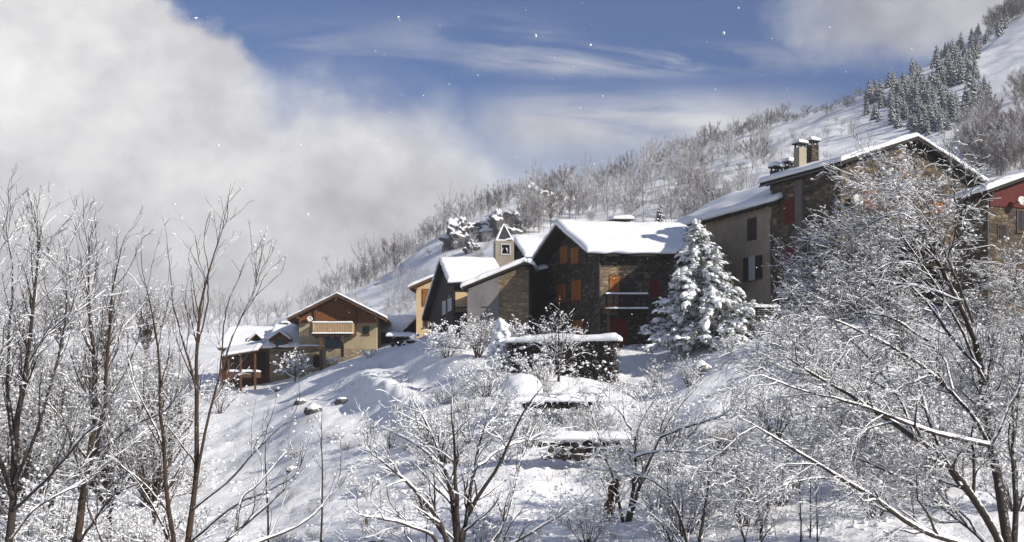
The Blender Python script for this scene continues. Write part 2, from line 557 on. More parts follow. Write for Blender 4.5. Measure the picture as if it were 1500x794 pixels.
# ------------------------------------------------------------------ terrain
YK = np.array([3, 8, 15, 25, 35, 45, 60, 75, 90, 105, 125, 150, 200, 280, 450, 600, 900, 1800.0])
TCOL = {   # image row of the ground at each distance of YK, for a fan of bearings (given as image columns)
    -900: [1700, 1230, 1080, 1030, 960, 900, 810, 740, 690, 650, 610, 570, 520, 500, 490, 490, 500, 520],
    0:    [1700, 1230, 1060, 1010, 930, 865, 785, 722, 672, 632, 592, 552, 505, 478, 462, 458, 470, 500],
    300:  [1700, 1230, 1060, 1005, 920, 850, 770, 708, 662, 622, 582, 540, 505, 485, 470, 464, 470, 500],
    380:  [1700, 1230, 1060, 1003, 918, 846, 760, 692, 640, 604, 572, 535, 505, 482, 466, 464, 470, 500],
    450:  [1700, 1230, 1060, 1000, 915, 840, 745, 662, 608, 572, 550, 526, 490, 462, 455, 462, 470, 500],
    560:  [1700, 1230, 1060, 1000, 910, 830, 720, 640, 580, 536, 510, 500, 465, 415, 430, 450, 470, 500],
    650:  [1700, 1230, 1060, 1000, 905, 822, 700, 608, 540, 502, 486, 468, 425, 355, 372, 400, 430, 500],
    750:  [1700, 1230, 1060, 1000, 890, 800, 685, 592, 530, 492, 472, 452, 395, 322, 308, 320, 380, 480],
    850:  [1700, 1230, 1060, 1000, 885, 790, 690, 596, 527, 494, 472, 445, 380, 318, 279, 300, 360, 460],
    950:  [1700, 1230, 1060, 1000, 880, 780, 682, 592, 524, 486, 460, 425, 360, 300, 252, 262, 320, 450],
    1050: [1700, 1230, 1060, 995, 870, 770, 655, 545, 492, 455, 430, 400, 350, 285, 216, 225, 280, 430],
    1150: [1700, 1230, 1060, 990, 860, 760, 635, 515, 466, 430, 405, 375, 320, 252, 189, 195, 250, 400],
    1250: [1700, 1230, 1060, 985, 852, 748, 620, 508, 458, 420, 392, 360, 300, 225, 152, 156, 215, 380],
    1350: [1700, 1230, 1060, 980, 848, 742, 615, 505, 452, 415, 385, 342, 275, 196, 108, 100, 160, 350],
    1500: [1700, 1230, 1060, 975, 845, 736, 610, 500, 448, 408, 370, 320, 245, 160, 48, 22, 70, 300],
    1800: [1700, 1230, 1060, 970, 840, 730, 600, 490, 435, 390, 340, 280, 190, 80, -70, -160, -130, 150],
    2600: [1700, 1230, 1060, 960, 830, 700, 560, 440, 370, 310, 240, 160, 40, -120, -350, -500, -520, -200],
}
TPX = np.array(sorted(TCOL), float)
LK = np.log(YK)
TT = np.array([(HY - np.array(TCOL[k], float)) / F for k in sorted(TCOL)])     # tangents of elevation [col, knot]


def pchip_slopes(x, y):
    h = np.diff(x)
    dl = np.diff(y) / h
    m = np.zeros_like(y)
    for i in range(1, len(x) - 1):
        if dl[i - 1] * dl[i] > 0:
            w1 = 2 * h[i] + h[i - 1]
            w2 = h[i] + 2 * h[i - 1]
            m[i] = (w1 + w2) / (w1 / dl[i - 1] + w2 / dl[i])
    m[0], m[-1] = dl[0], dl[-1]
    return m


def hermite(x0, h, y0, y1, m0, m1, x):
    t = (x - x0) / h
    t2, t3 = t * t, t * t * t
    return (2 * t3 - 3 * t2 + 1) * y0 + (t3 - 2 * t2 + t) * h * m0 + (-2 * t3 + 3 * t2) * y1 + (t3 - t2) * h * m1


SY = np.array([pchip_slopes(LK, r) for r in TT])


def terrain(X, Y, detail=True):
    """ground height for arrays of world X, Y (Y > 0)"""
    X = np.atleast_1d(np.asarray(X, float))
    Y = np.maximum(np.atleast_1d(np.asarray(Y, float)), 1.5)
    c = np.clip(750 + F * X / Y, TPX[0], TPX[-1])
    l = np.clip(np.log(Y), LK[0], LK[-1])
    j = np.clip(np.searchsorted(LK, l) - 1, 0, len(LK) - 2)
    h = LK[j + 1] - LK[j]
    i = np.clip(np.searchsorted(TPX, c) - 1, 0, len(TPX) - 2)
    vals = []
    for o in (-1, 0, 1, 2):
        ii = np.clip(i + o, 0, len(TPX) - 1)
        vals.append(hermite(LK[j], h, TT[ii, j], TT[ii, j + 1], SY[ii, j], SY[ii, j + 1], l))
    xs = [TPX[np.clip(i + o, 0, len(TPX) - 1)] for o in (-1, 0, 1, 2)]
    dd = [(vals[k + 1] - vals[k]) / np.maximum(xs[k + 1] - xs[k], 1e-6) for k in range(3)]
    def lim(a, b, ha, hb):
        return np.where(a * b > 0, (ha + hb) / (ha / np.where(b == 0, 1, b) + hb / np.where(a == 0, 1, a)), 0)
    hs = [np.maximum(xs[k + 1] - xs[k], 1e-6) for k in range(3)]
    m0 = np.where(i == 0, dd[1], lim(dd[0], dd[1], hs[0], hs[1]))
    m1 = np.where(i == len(TPX) - 2, dd[1], lim(dd[1], dd[2], hs[1], hs[2]))
    t = hermite(xs[1], hs[1], vals[1], vals[2], m0, m1, c)
    z = t * Y
    if detail:
        near = np.clip((Y - 10) / 25, 0, 1)
        mid = np.clip(1 - (Y - 110) / 60, 0, 1)
        z = z + near * mid * (0.75 * fbm(X / 9.0, Y / 9.0, 3) + 0.34 * fbm(X / 2.2 + 5, Y / 3.0, 4) + 0.10 * np.abs(fbm(X / 0.8, Y / 1.1 + 7, 2)))
        far = np.clip((Y - 140) / 80, 0, 1)
        z = z + far * (4.0 * fbm(X / 45.0, Y / 60.0 + 3, 4) + 1.6 * np.abs(fbm(X / 11.0, Y / 17.0, 3)))
        # the gully and its bright rib on the flank below the chalet
        cx = 750 + F * X / Y
        rib = (cx - 560) + (Y - 92) * 3.1
        env = np.exp(-((Y - 93) / 13.0) ** 2)
        z = z + env * (0.75 * np.exp(-(rib / 22.0) ** 2) - 0.8 * np.exp(-((rib - 62) / 40.0) ** 2) - 0.5 * np.exp(-((rib + 60) / 30.0) ** 2))
        z = z + env * 0.6 * np.exp(-(rib / 50.0) ** 2) * fbm(X / 0.9, Y / 1.4, 3)
        # terraces in the garden below the hedge
        g = np.exp(-((cx - 880) / 190.0) ** 4) * np.exp(-((Y - 66) / 12.0) ** 4)
        q = (Y - 55) / 7.5
        fr = q - np.floor(q)
        z = z + g * 0.8 * (np.clip(fr * 5, 0, 1) - fr)
    return z


def tz(x, y):
    return float(terrain(x, y)[0])


def hit(px, py, y0=20.0, y1=900.0):
    """the first ground point seen along an image ray"""
    Y = np.geomspace(y0, y1, 700)
    X = (px - 750) * Y / F
    row = HY - terrain(X, Y) * F / Y
    k = np.nonzero(row <= py)[0]
    if len(k) == 0:
        return None
    y = Y[k[0]]
    x = (px - 750) * y / F
    return Vector((x, y, tz(x, y)))


def on_ground(px, Y, dz=0.0):
    x = (px - 750) * Y / F
    return Vector((x, Y, tz(x, Y) + dz))


def build_ground():
    cols = np.concatenate([np.linspace(-900, -60, 60), np.arange(-52, 1560, 5.0), np.linspace(1570, 2050, 50)])
    rows = np.concatenate([np.geomspace(2, 25, 40)[:-1], np.geomspace(25, 480, 380)[:-1], np.geomspace(480, 720, 40)])
    Cg, Yg = np.meshgrid(cols, rows)
    Xg = (Cg - 750) * Yg / F
    Zg = terrain(Xg.ravel(), Yg.ravel())
    V = np.stack([Xg.ravel(), Yg.ravel(), Zg], 1)
    nr, nc = Cg.shape
    a = (np.arange(nr - 1)[:, None] * nc + np.arange(nc - 1)[None, :]).ravel()
    Q = np.stack([a, a + 1, a + nc + 1, a + nc], 1)
    o = link('snowy_ground', np_mesh('snowy_ground', V, Q, M['ground']))
    tag(o, 'snow covered village slope rising into the mountainside', 'ground', kind='structure')


build_ground()


# ------------------------------------------------------------------ houses
Z3 = Vector((0, 0, 1))


class Face:
    """a wall plane given by a corner, the direction along the wall and the outward normal"""
    def __init__(self, c, u, inside):
        self.c = Vector(c)
        self.u = Vector((u[0], u[1], 0)).normalized()
        n = Vector((self.u.y, -self.u.x, 0))
        if n.dot(inside) > 0:
            n = -n
        self.n = n

    def px(self, px, py):
        d = Vector(((px - 750) / F, 1, (HY - py) / F))
        t = self.c.dot(self.n) / d.dot(self.n)
        p = d * t
        return (p - self.c).dot(self.u), p.z

    def pt(self, s, z, d=0.0):
        p = self.c + self.u * s + self.n * d
        return Vector((p.x, p.y, z))

    def rect(self, x0, x1, y0, y1):
        xm, ym = (x0 + x1) / 2, (y0 + y1) / 2
        s0, s1 = self.px(x0, ym)[0], self.px(x1, ym)[0]
        z1, z0 = self.px(xm, y0)[1], self.px(xm, y1)[1]
        return min(s0, s1), max(s0, s1), z0, z1

    def box(self, mb, s0, s1, z0, z1, d0, d1):
        c = self.pt((s0 + s1) / 2, (z0 + z1) / 2, (d0 + d1) / 2)
        return mb.obox(c, self.u * ((s1 - s0) / 2), self.n * ((d1 - d0) / 2), Z3 * ((z1 - z0) / 2))


def snow_sheet(P00, P10, P01, P11, thick, nu=26, nv=14, seed=0, over=0.10, lump=0.25, mb=None):
    """a pillow of snow over a quad (P00-P10 along u, P00-P01 along v), closed underneath"""
    mb = mb or MB()
    rnd = seed * 7.77
    def lerp(u, v):
        return (P00 * (1 - u) + P10 * u) * (1 - v) + (P01 * (1 - u) + P11 * u) * v
    Lu = (P10 - P00).length
    Lv = (P01 - P00).length
    eu, ev = over / max(Lu, .01), over / max(Lv, .01)
    top = []
    bot = []
    for j in range(nv + 1):
        for i in range(nu + 1):
            a = (i / nu) * 2 - 1
            b = (j / nv) * 2 - 1
            a = math.copysign(1 - (1 - abs(a)) ** 1.6, a)
            b = math.copysign(1 - (1 - abs(b)) ** 1.6, b)
            u = (a + 1) / 2
            v = (b + 1) / 2
            w = mnoise.noise(Vector((u * Lu * 0.5 + rnd, v * Lv * 0.5, rnd)))
            w2 = mnoise.noise(Vector((u * Lu * 1.7 + rnd, v * Lv * 1.7, rnd + 5)))
            ed = min(Lu * (1 - abs(a)) / 2, Lv * (1 - abs(b)) / 2)
            q = min(1.0, ed / (thick * 0.9) + 0.12)
            h = thick * math.sqrt(1 - (1 - q) ** 2) * (1 + lump * w + lump * 0.4 * w2)
            jit = over * (1 + 0.5 * w2)
            uu_ = u + math.copysign(jit / max(Lu, .01), a) * (abs(a) ** 6)
            vv_ = v + math.copysign(jit / max(Lv, .01), b) * (abs(b) ** 6)
            p = lerp(uu_, vv_)
            top.append(p + Z3 * h)
            bot.append(p + Z3 * 0.006)
    n = (nu + 1) * (nv + 1)
    fs = []
    for j in range(nv):
        for i in range(nu):
            k = j * (nu + 1) + i
            fs.append((k, k + 1, k + nu + 2, k + nu + 1))
            fs.append((n + k, n + k + nu + 1, n + k + nu + 2, n + k + 1))
    ring = [i for i in range(nu + 1)] + [j * (nu + 1) + nu for j in range(1, nv + 1)] + [nv * (nu + 1) + i for i in range(nu - 1, -1, -1)] + [j * (nu + 1) for j in range(nv - 1, 0, -1)]
    for a, b in zip(ring, ring[1:] + ring[:1]):
        fs.append((a, b, n + b, n + a))
    return mb.add(top + bot, fs, True)


class House:
    """plan parallelogram: x runs along the gable wall, y along the ridge. O = near wall corner at height 0"""
    def __init__(self, name, label, cat, O, gx, gy, Wd, L, zb, he, rise, xr=None, og=0.9, oe=0.7, het=None, group=None):
        self.O = Vector((O[0], O[1], 0))
        self.gx = Vector((gx[0], gx[1], 0)).normalized()
        self.gy = Vector((gy[0], gy[1], 0)).normalized()
        self.W, self.L, self.zb, self.he = Wd, L, zb, he
        self.xr = Wd / 2 if xr is None else xr
        self.zr = he + rise
        self.pitch = rise / self.xr
        self.he2 = self.zr - self.pitch * (Wd - self.xr) if het is None else het
        self.og, self.oe = og, oe
        c = self.P(Wd / 2, L / 2, zb)
        self.root = empty(name, c)
        tag(self.root, label, cat, group)
        ins = self.P(Wd / 2, L / 2, 0) - self.O
        self.eave = Face(self.O, self.gy, ins)              # wall at x = 0
        self.gable = Face(self.O, self.gx, ins)             # wall at y = 0

    def P(self, x, y, z):
        p = self.O + self.gx * x + self.gy * y
        return Vector((p.x, p.y, z))

    def walls(self, mat, depth=2.5):
        poly = [self.P(0, 0, self.zb - depth), self.P(self.W, 0, self.zb - depth), self.P(self.W, 0, self.he2 - 0.05), self.P(self.xr, 0, self.zr - 0.05), self.P(0, 0, self.he - 0.05)]
        return MB().prism(poly, self.gy * self.L).build('wall', mat, self.root)

    def roofs(self, mat, thick=0.22, snow=0.38, seed=1, snow_name='snow_cover', og2=None, lump=0.25):
        og, oe = self.og, self.oe
        og2 = og if og2 is None else og2
        p2 = (self.zr - self.he2) / (self.W - self.xr)
        zl, zr_, z2 = self.he - self.pitch * oe, self.zr, self.he2 - p2 * oe
        a = [(-oe, zl), (self.xr, zr_), (self.W + oe, z2)]
        up = [self.P(x, -og, z + thick) for x, z in a]
        lo = [self.P(x, -og, z) for x, z in a][::-1]
        vec = self.gy * (self.L + og + og2)
        r = MB().prism(up + lo, vec).build('roof', mat, self.root)
        self.roof = r
        mb = MB()
        t = thick + 0.004
        A0, A1 = self.P(-oe, -og, zl + t), self.P(-oe, self.L + og2, zl + t)
        R0, R1 = self.P(self.xr, -og, zr_ + t), self.P(self.xr, self.L + og2, zr_ + t)
        B0, B1 = self.P(self.W + oe, -og, z2 + t), self.P(self.W + oe, self.L + og2, z2 + t)
        # one sheet folded over the ridge
        self._fold(mb, A0, A1, R0, R1, B0, B1, snow, seed, lump)
        mb.build(snow_name, M['snow'], r)
        # purlin and rafter ends under the gable
        for x, z in ((0.0, self.he), (self.xr, self.zr - 0.02), (self.W, self.he2)):
            c = self.P(x, -og / 2 + 0.03, z - 0.16)
            MB().obox(c, self.gx * 0.1, self.gy * (og / 2 - 0.05), Z3 * 0.11).build('purlin', mat, r)
        n = max(2, int(self.L / 0.9))
        for i in range(n + 1):
            y = self.L * i / n
            c = self.P(-oe / 2 + 0.03, y, (self.he + zl) / 2 - 0.085)
            ax = (self.gx * (oe / 2 - 0.05)) + Z3 * (self.pitch * (oe / 2 - 0.05))
            MB().obox(c, ax, self.gy * 0.06, Z3 * 0.07).build('rafter', mat, r)
        return r

    def _fold(self, mb, A0, A1, R0, R1, B0, B1, th, seed, lump):
        nu, nv = 40, 30
        rnd = seed * 3.31
        Ls = ((A0 - R0).length, (R0 - B0).length)
        Lv = (A1 - A0).length
        top, bot = [], []
        for j in range(nv + 1):
            b = (j / nv) * 2 - 1
            b = math.copysign(1 - (1 - abs(b)) ** 1.8, b)
            v = (b + 1) / 2
            for i in range(nu + 1):
                a = (i / nu) * 2 - 1
                a = math.copysign(1 - (1 - abs(a)) ** 1.5, a)
                if a < 0:
                    p = (A0 * (1 - v) + A1 * v) * (-a) + (R0 * (1 - v) + R1 * v) * (1 + a)
                    d = (1 + a) * Ls[0]
                    du = (A0 - R0).normalized()
                else:
                    p = (R0 * (1 - v) + R1 * v) * (1 - a) + (B0 * (1 - v) + B1 * v) * a
                    d = (1 - a) * Ls[1]
                    du = (B0 - R0).normalized()
                w = mnoise.noise(Vector((a * 3 + rnd, v * Lv * 0.35, rnd)))
                w2 = mnoise.noise(Vector((a * 9 + rnd, v * Lv * 1.3, rnd + 4)))
                ed = min(d, Lv * (1 - abs(b)) / 2)
                q = min(1.0, ed / (th * 0.8) + 0.15)
                h = th * math.sqrt(1 - (1 - q) ** 2) * (1 + 1.5 * lump * w + lump * 0.6 * w2)
                ridge = math.exp(-((a * 6) ** 2))
                h -= ridge * 0.10 * th
                p = p + du * (0.15 * (1 + 1.6 * w2 + .8 * w)) * abs(a) ** 8 + self.gy * math.copysign(0.07 * (1 + w2), b) * abs(b) ** 8
                top.append(p + Z3 * h)
                bot.append(p)
        n = len(top)
        fs = []
        for j in range(nv):
            for i in range(nu):
                k = j * (nu + 1) + i
                fs.append((k, k + 1, k + nu + 2, k + nu + 1))
                fs.append((n + k, n + k + nu + 1, n + k + nu + 2, n + k + 1))
        ring = [i for i in range(nu + 1)] + [j * (nu + 1) + nu for j in range(1, nv + 1)] + [nv * (nu + 1) + i for i in range(nu - 1, -1, -1)] + [j * (nu + 1) for j in range(nv - 1, 0, -1)]
        for a, b in zip(ring, ring[1:] + ring[:1]):
            fs.append((a, b, n + b, n + a))
        mb.add(top + bot, fs, True)

    # ---- openings, given by their rectangle in the photograph on one wall plane
    def window(self, face, x0, x1, y0, y1, frame=None, pane=None, bars=(1, 1), label=None):
        s0, s1, z0, z1 = face.rect(x0, x1, y0, y1)
        t = min(0.09, (s1 - s0) * 0.13)
        mb = MB()
        for q in ((s0, s0 + t, z0, z1), (s1 - t, s1, z0, z1), (s0 + t, s1 - t, z1 - t, z1), (s0 + t, s1 - t, z0, z0 + t)):
            face.box(mb, *q, -0.05, 0.06)
        for i in range(bars[0]):
            s = s0 + (s1 - s0) * (i + 1) / (bars[0] + 1)
            face.box(mb, s - t * 0.3, s + t * 0.3, z0 + t, z1 - t, -0.04, 0.045)
        w = mb.build('window', frame or M['frame'], self.root)
        if label:
            w['label'] = label
        pb = MB()
        face.box(pb, s0 + t, s1 - t, z0 + t, z1 - t, -0.06, 0.02)
        pb.build('pane', pane or M['glass'], w)
        sb = MB()
        face.box(sb, s0 - 0.08, s1 + 0.08, z0 - 0.08, z0 - 0.003, -0.04, 0.13)
        sb.build('sill', M['frame'], w)
        return w, (s0, s1, z0, z1)

    def shutters(self, face, x0, x1, y0, y1, mat, open_=False, frame=None, pane=None):
        """a window with two leaves, closed, or folded back on the wall"""
        s0, s1, z0, z1 = face.rect(x0, x1, y0, y1)
        t = 0.06
        mb = MB()
        for q in ((s0 - t, s0, z0 - t, z1 + t), (s1, s1 + t, z0 - t, z1 + t), (s0, s1, z1, z1 + t), (s0, s1, z0 - t, z0)):
            face.box(mb, *q, -0.05, 0.05)
        w = mb.build('window', frame or M['frame'], self.root)
        pb = MB()
        face.box(pb, s0, s1, z0, z1, -0.05, 0.015)
        pb.build('pane', pane or M['glass'], w)
        sm = (s0 + s1) / 2
        hw = sm - s0
        spans = ((s0 + .01, sm - .012), (sm + .012, s1 - .01)) if not open_ else ((s0 - t - hw, s0 - t - .01), (s1 + t + .01, s1 + t + hw))
        for a, b in spans:
            lb = MB()
            face.box(lb, a, b, z0 + .01, z1 - .01, 0.02, 0.065)
            for zz in (z0 + (z1 - z0) * 0.18, z0 + (z1 - z0) * 0.82):
                face.box(lb, a + 0.04, b - 0.04, zz - 0.06, zz + 0.06, 0.06, 0.09)
            lb.build('shutter', mat, w)
        return w

    def dish(self, face, px, py, rpx, out=0.55):
        s, z = face.px(px, py)
        Y = face.pt(s, z).y
        r = rpx * Y / F
        c = face.pt(s, z, out)
        d = Vector((0.25, -0.92, 0.25)).normalized()
        a = d.cross(Z3).normalized()
        b = a.cross(d)
        vs, fs = [c - d * r * 0.22], []
        K = 20
        for q in range(1, 5):
            for j in range(K):
                an = 2 * math.pi * j / K
                rr = r * q / 4
                vs.append(c - d * r * 0.22 * (1 - (q / 4) ** 2) + a * rr * math.cos(an) + b * rr * math.sin(an))
        fs += [(0, 1 + j, 1 + (j + 1) % K) for j in range(K)]
        for q in range(3):
            for j in range(K):
                fs.append((1 + q * K + j, 1 + q * K + (j + 1) % K, 1 + (q + 1) * K + (j + 1) % K, 1 + (q + 1) * K + j))
        nn = len(vs)
        back = [v - d * 0.03 for v in vs]
        fs += [tuple(nn + i for i in f)[::-1] for f in fs]
        o0 = 1 + 3 * K
        fs += [(o0 + j, o0 + (j + 1) % K, nn + o0 + (j + 1) % K, nn + o0 + j) for j in range(K)]
        o = MB().add(vs + back, fs, True).build('satellite_dish', M['dish'], self.root)
        ab = MB().tube([face.pt(s, z - r * 0.2, -0.02), c - d * (r * 0.25 + .03)], 0.03, 6)
        ab.tube([c - b * r * 0.9, c + d * r * 0.9], 0.015, 5)
        ab.obox(c + d * r * 0.92, a * 0.05, b * 0.05, d * 0.06)
        ab.build('dish_arm', M['metal'], o)
        return o


def solve_house(pe0, Ye, pe1, pg1, name, label, cat, **kw):
    """near eave corner pe0 at distance Ye; the far eave end pe1 and the far end of the gable pg1 hang at the same height"""
    z = (HY - pe0[1]) * Ye / F
    A = W(*pe0, Ye)
    B = W(*pe1, z * F / (HY - pe1[1]))
    C = W(*pg1, z * F / (HY - pg1[1]))
    gy, gx = (B - A), (C - A)
    return A, gx, gy


def chimney(h, base, w, d, hh, mat, cap=True, snow=0.28):
    """square stack with a slab cap on four short legs and a bonnet of snow"""
    u, v = h.gx, h.gy
    mb = MB().obox(base + Z3 * (hh / 2 - 0.5), u * w / 2, v * d / 2, Z3 * (hh / 2 + 0.5))
    o = mb.build('chimney', mat, h.root)
    if cap:
        cb = MB()
        for i in (-1, 1):
            for j in (-1, 1):
                cb.obox(base + u * (w * 0.38 * i) + v * (d * 0.38 * j) + Z3 * (hh + 0.12), u * 0.06, v * 0.06, Z3 * 0.125)
        top = base + Z3 * (hh + 0.25)
        cb.obox(top + Z3 * 0.03, u * (w / 2 + 0.12), v * (d / 2 + 0.12), Z3 * 0.035)
        cb.build('cap', M['slate'], o)
        base = base + Z3 * 0.32
    t = base + Z3 * hh
    a, b = u * (w / 2 + 0.08), v * (d / 2 + 0.08)
    snow_sheet(t - a - b, t + a - b, t - a + b, t + a + b, snow, 10, 10, int(w * 100 + base.x * 10), 0.04).build('snow_cap', M['snow'], o)
    return o


def steps_rail():
    pass


# ---- the large stone house at the right
def large_house():
    A, gx, gy = solve_house((1233, 241), 85, (1113, 273), (1446, 270), '', '', '')
    og, oe = 0.8, 0.6
    ux, uy = gx.normalized(), gy.normalized()
    O = A + ux * oe + uy * og
    Wd, L = gx.length - 2 * oe, gy.length - 2 * og
    rise = 2.35
    ze = A.z
    h = House('stone_house', 'largest stone house on the right with twin chimneys and a pale dish beside its corner', 'house', O, ux, uy, Wd, L, 4.6, ze + rise / (Wd / 2) * oe, rise, og=og, oe=oe)
    h.walls(M['stone_big'])
    h.roofs(M['soffit'], 0.25, 0.36, 3)
    # left wall seen in shade is the same masonry; concrete pier and red shutters on it
    e, g = h.eave, h.gable
    s0, s1, z0, z1 = e.rect(1168, 1178, 268, 455)
    e.box(MB(), s0, s1, z0, z1 + .2, -0.05, 0.22).build('pilaster', M['concrete'], h.root)
    h.shutters(e, 1147.5, 1166, 292, 327, M['red_shutter'])
    h.shutters(e, 1147.5, 1165, 362, 396, M['red_shutter'])
    h.shutters(g, 1266, 1284, 279, 306, M['shutter'])
    h.shutters(g, 1318, 1336, 246, 260, M['shutter'])
    h.shutters(g, 1326, 1342, 285, 302, M['shutter'])
    h.shutters(g, 1366, 1383, 297, 313, M['shutter'])
    h.shutters(g, 1353, 1367, 361, 383, M['shutter'])
    h.shutters(g, 1256, 1272, 402, 424, M['shutter'])
    # balcony on the gable, mostly behind the big tree
    s0, s1, z0, z1 = g.rect(1350, 1385, 384, 392)
    mb = MB()
    g.box(mb, s0, s1, z0, z0 + .18, 0.0, 1.0)
    for i in range(12):
        s = s0 + (s1 - s0) * i / 11
        g.box(mb, s - .04, s + .04, z0 + .18, z0 + 1.0, 0.92, 0.97)
    g.box(mb, s0, s1, z0 + 1.0, z0 + 1.08, 0.9, 1.0)
    bal = mb.build('balcony', M['rail_wood'], h.root)
    a, b = g.pt(s0, z0 + 1.085, 0.88), g.pt(s1, z0 + 1.085, 0.88)
    snow_sheet(a, b, a + g.n * .14, b + g.n * .14, 0.1, 16, 6, 5, .02).build('snow_strip', M['snow'], bal)
    # dish and its iron frame
    h.dish(g, 1247, 294, 9.0, 0.6)
    fr = MB()
    s0, s1, z0, z1 = g.rect(1239, 1256, 265, 308)
    for q in (((s0, z1), (s1, z1)), ((s1, z1), (s1, z0)), ((s0, z0), (s1, z0))):
        fr.tube([g.pt(*q[0], 0.9), g.pt(*q[1], 0.9)], 0.035, 6)
    for zz in (z0, z1):
        fr.tube([g.pt(s0, zz, 0), g.pt(s0, zz, 0.9)], 0.035, 6)
    fr.build('iron_frame', M['metal'], h.root)
    # downpipe on the corner
    MB().tube([h.P(-.12, -.12, ze - .15), h.P(-.12, -.12, 4.0)], 0.06, 8).build('downpipe', M['metal'], h.root)
    gp = MB().tube([h.P(-oe - .05, -og, ze - .02), h.P(-oe - .05, L + og, ze - .02)], 0.07, 8)
    gp.build('gutter', M['metal'], h.root)
    # chimneys, placed on the left slope
    def base(px, py, yl):
        best = None
        for i in range(200):
            x = h.xr * i / 199
            p = h.P(x, yl, h.he + h.pitch * x + .25)
            if best is None or abs(750 + F * p.x / p.y - px) < best[0]:
                best = (abs(750 + F * p.x / p.y - px), p)
        return best[1]
    c1 = chimney(h, base(1172, 240, 5.6), 0.75, 0.7, 1.75, M['plaster_tower'], True, .3)
    c2 = chimney(h, base(1190, 236, 5.9), 0.75, 0.7, 1.65, M['stone_dark'], True, .3)
    c3 = chimney(h, base(1158, 245, 8.5), 0.9, 0.7, 0.55, M['stone_dark'], True, .35)
    c4 = chimney(h, base(1138, 250, 9.0), 0.9, 0.7, 0.5, M['stone_dark'], True, .35)
    return h


LARGE = large_house()


# ---- rendered house behind it
def rendered_house():
    Yn = 92.6
    A = W(1138, 297, Yn)
    far = W(977, 340, A.z * F / (HY - 340))
    gy = far - A
    uy = gy.normalized()
    ux = Vector((-uy.y, uy.x, 0)) * -1
    if ux.x < 0:
        ux = -ux
    og, oe = 0.5, 0.6
    O = A + ux * oe + uy * og
    Wd = 9.5
    h = House('rendered_house', 'beige rendered house with dark shutters between the spruce and the largest stone house', 'house', O, ux, uy, Wd, gy.length - 2 * og, 4.8, A.z + .52 * oe, .52 * Wd / 2, og=og, oe=oe)
    h.walls(M['plaster_beige'])
    h.roofs(M['soffit'], 0.2, 0.5, 9)
    e = h.eave
    h.shutters(e, 1095.5, 1108, 320, 351, M['dark_shutter'])
    # lower window: one leaf folded back at its left, one at the right, curtain behind
    s0, s1, z0, z1 = e.rect(1097, 1107, 376, 411)
    w, _ = h.window(e, 1097.5, 1107, 376, 411, M['white_frame'], M['curtain'], (1, 1))
    a0, a1, _, _ = e.rect(1090, 1097, 376, 411)
    b0, b1, _, _ = e.rect(1107.5, 1117, 376, 411)
    for a, b in ((a0, a1), (b0, b1)):
        lb = MB()
        e.box(lb, a, b, z0, z1, 0.06, 0.1)
        for zz in (z0 + .3, z1 - .3):
            e.box(lb, a + .05, b - .05, zz - .06, zz + .06, 0.1, 0.125)
        lb.build('shutter', M['dark_shutter'], w)
    h.window(e, 1010, 1018, 372, 396)
    s, _ = e.px(1133, 380)
    MB().tube([e.pt(s, A.z + .1, .1), e.pt(s, A.z - .6, .1), e.pt(s + .25, A.z - 1.2, .1), e.pt(s + .1, 5, .1)], 0.055, 8).build('downpipe', M['metal'], h.root)
    return h


REND = rendered_house()


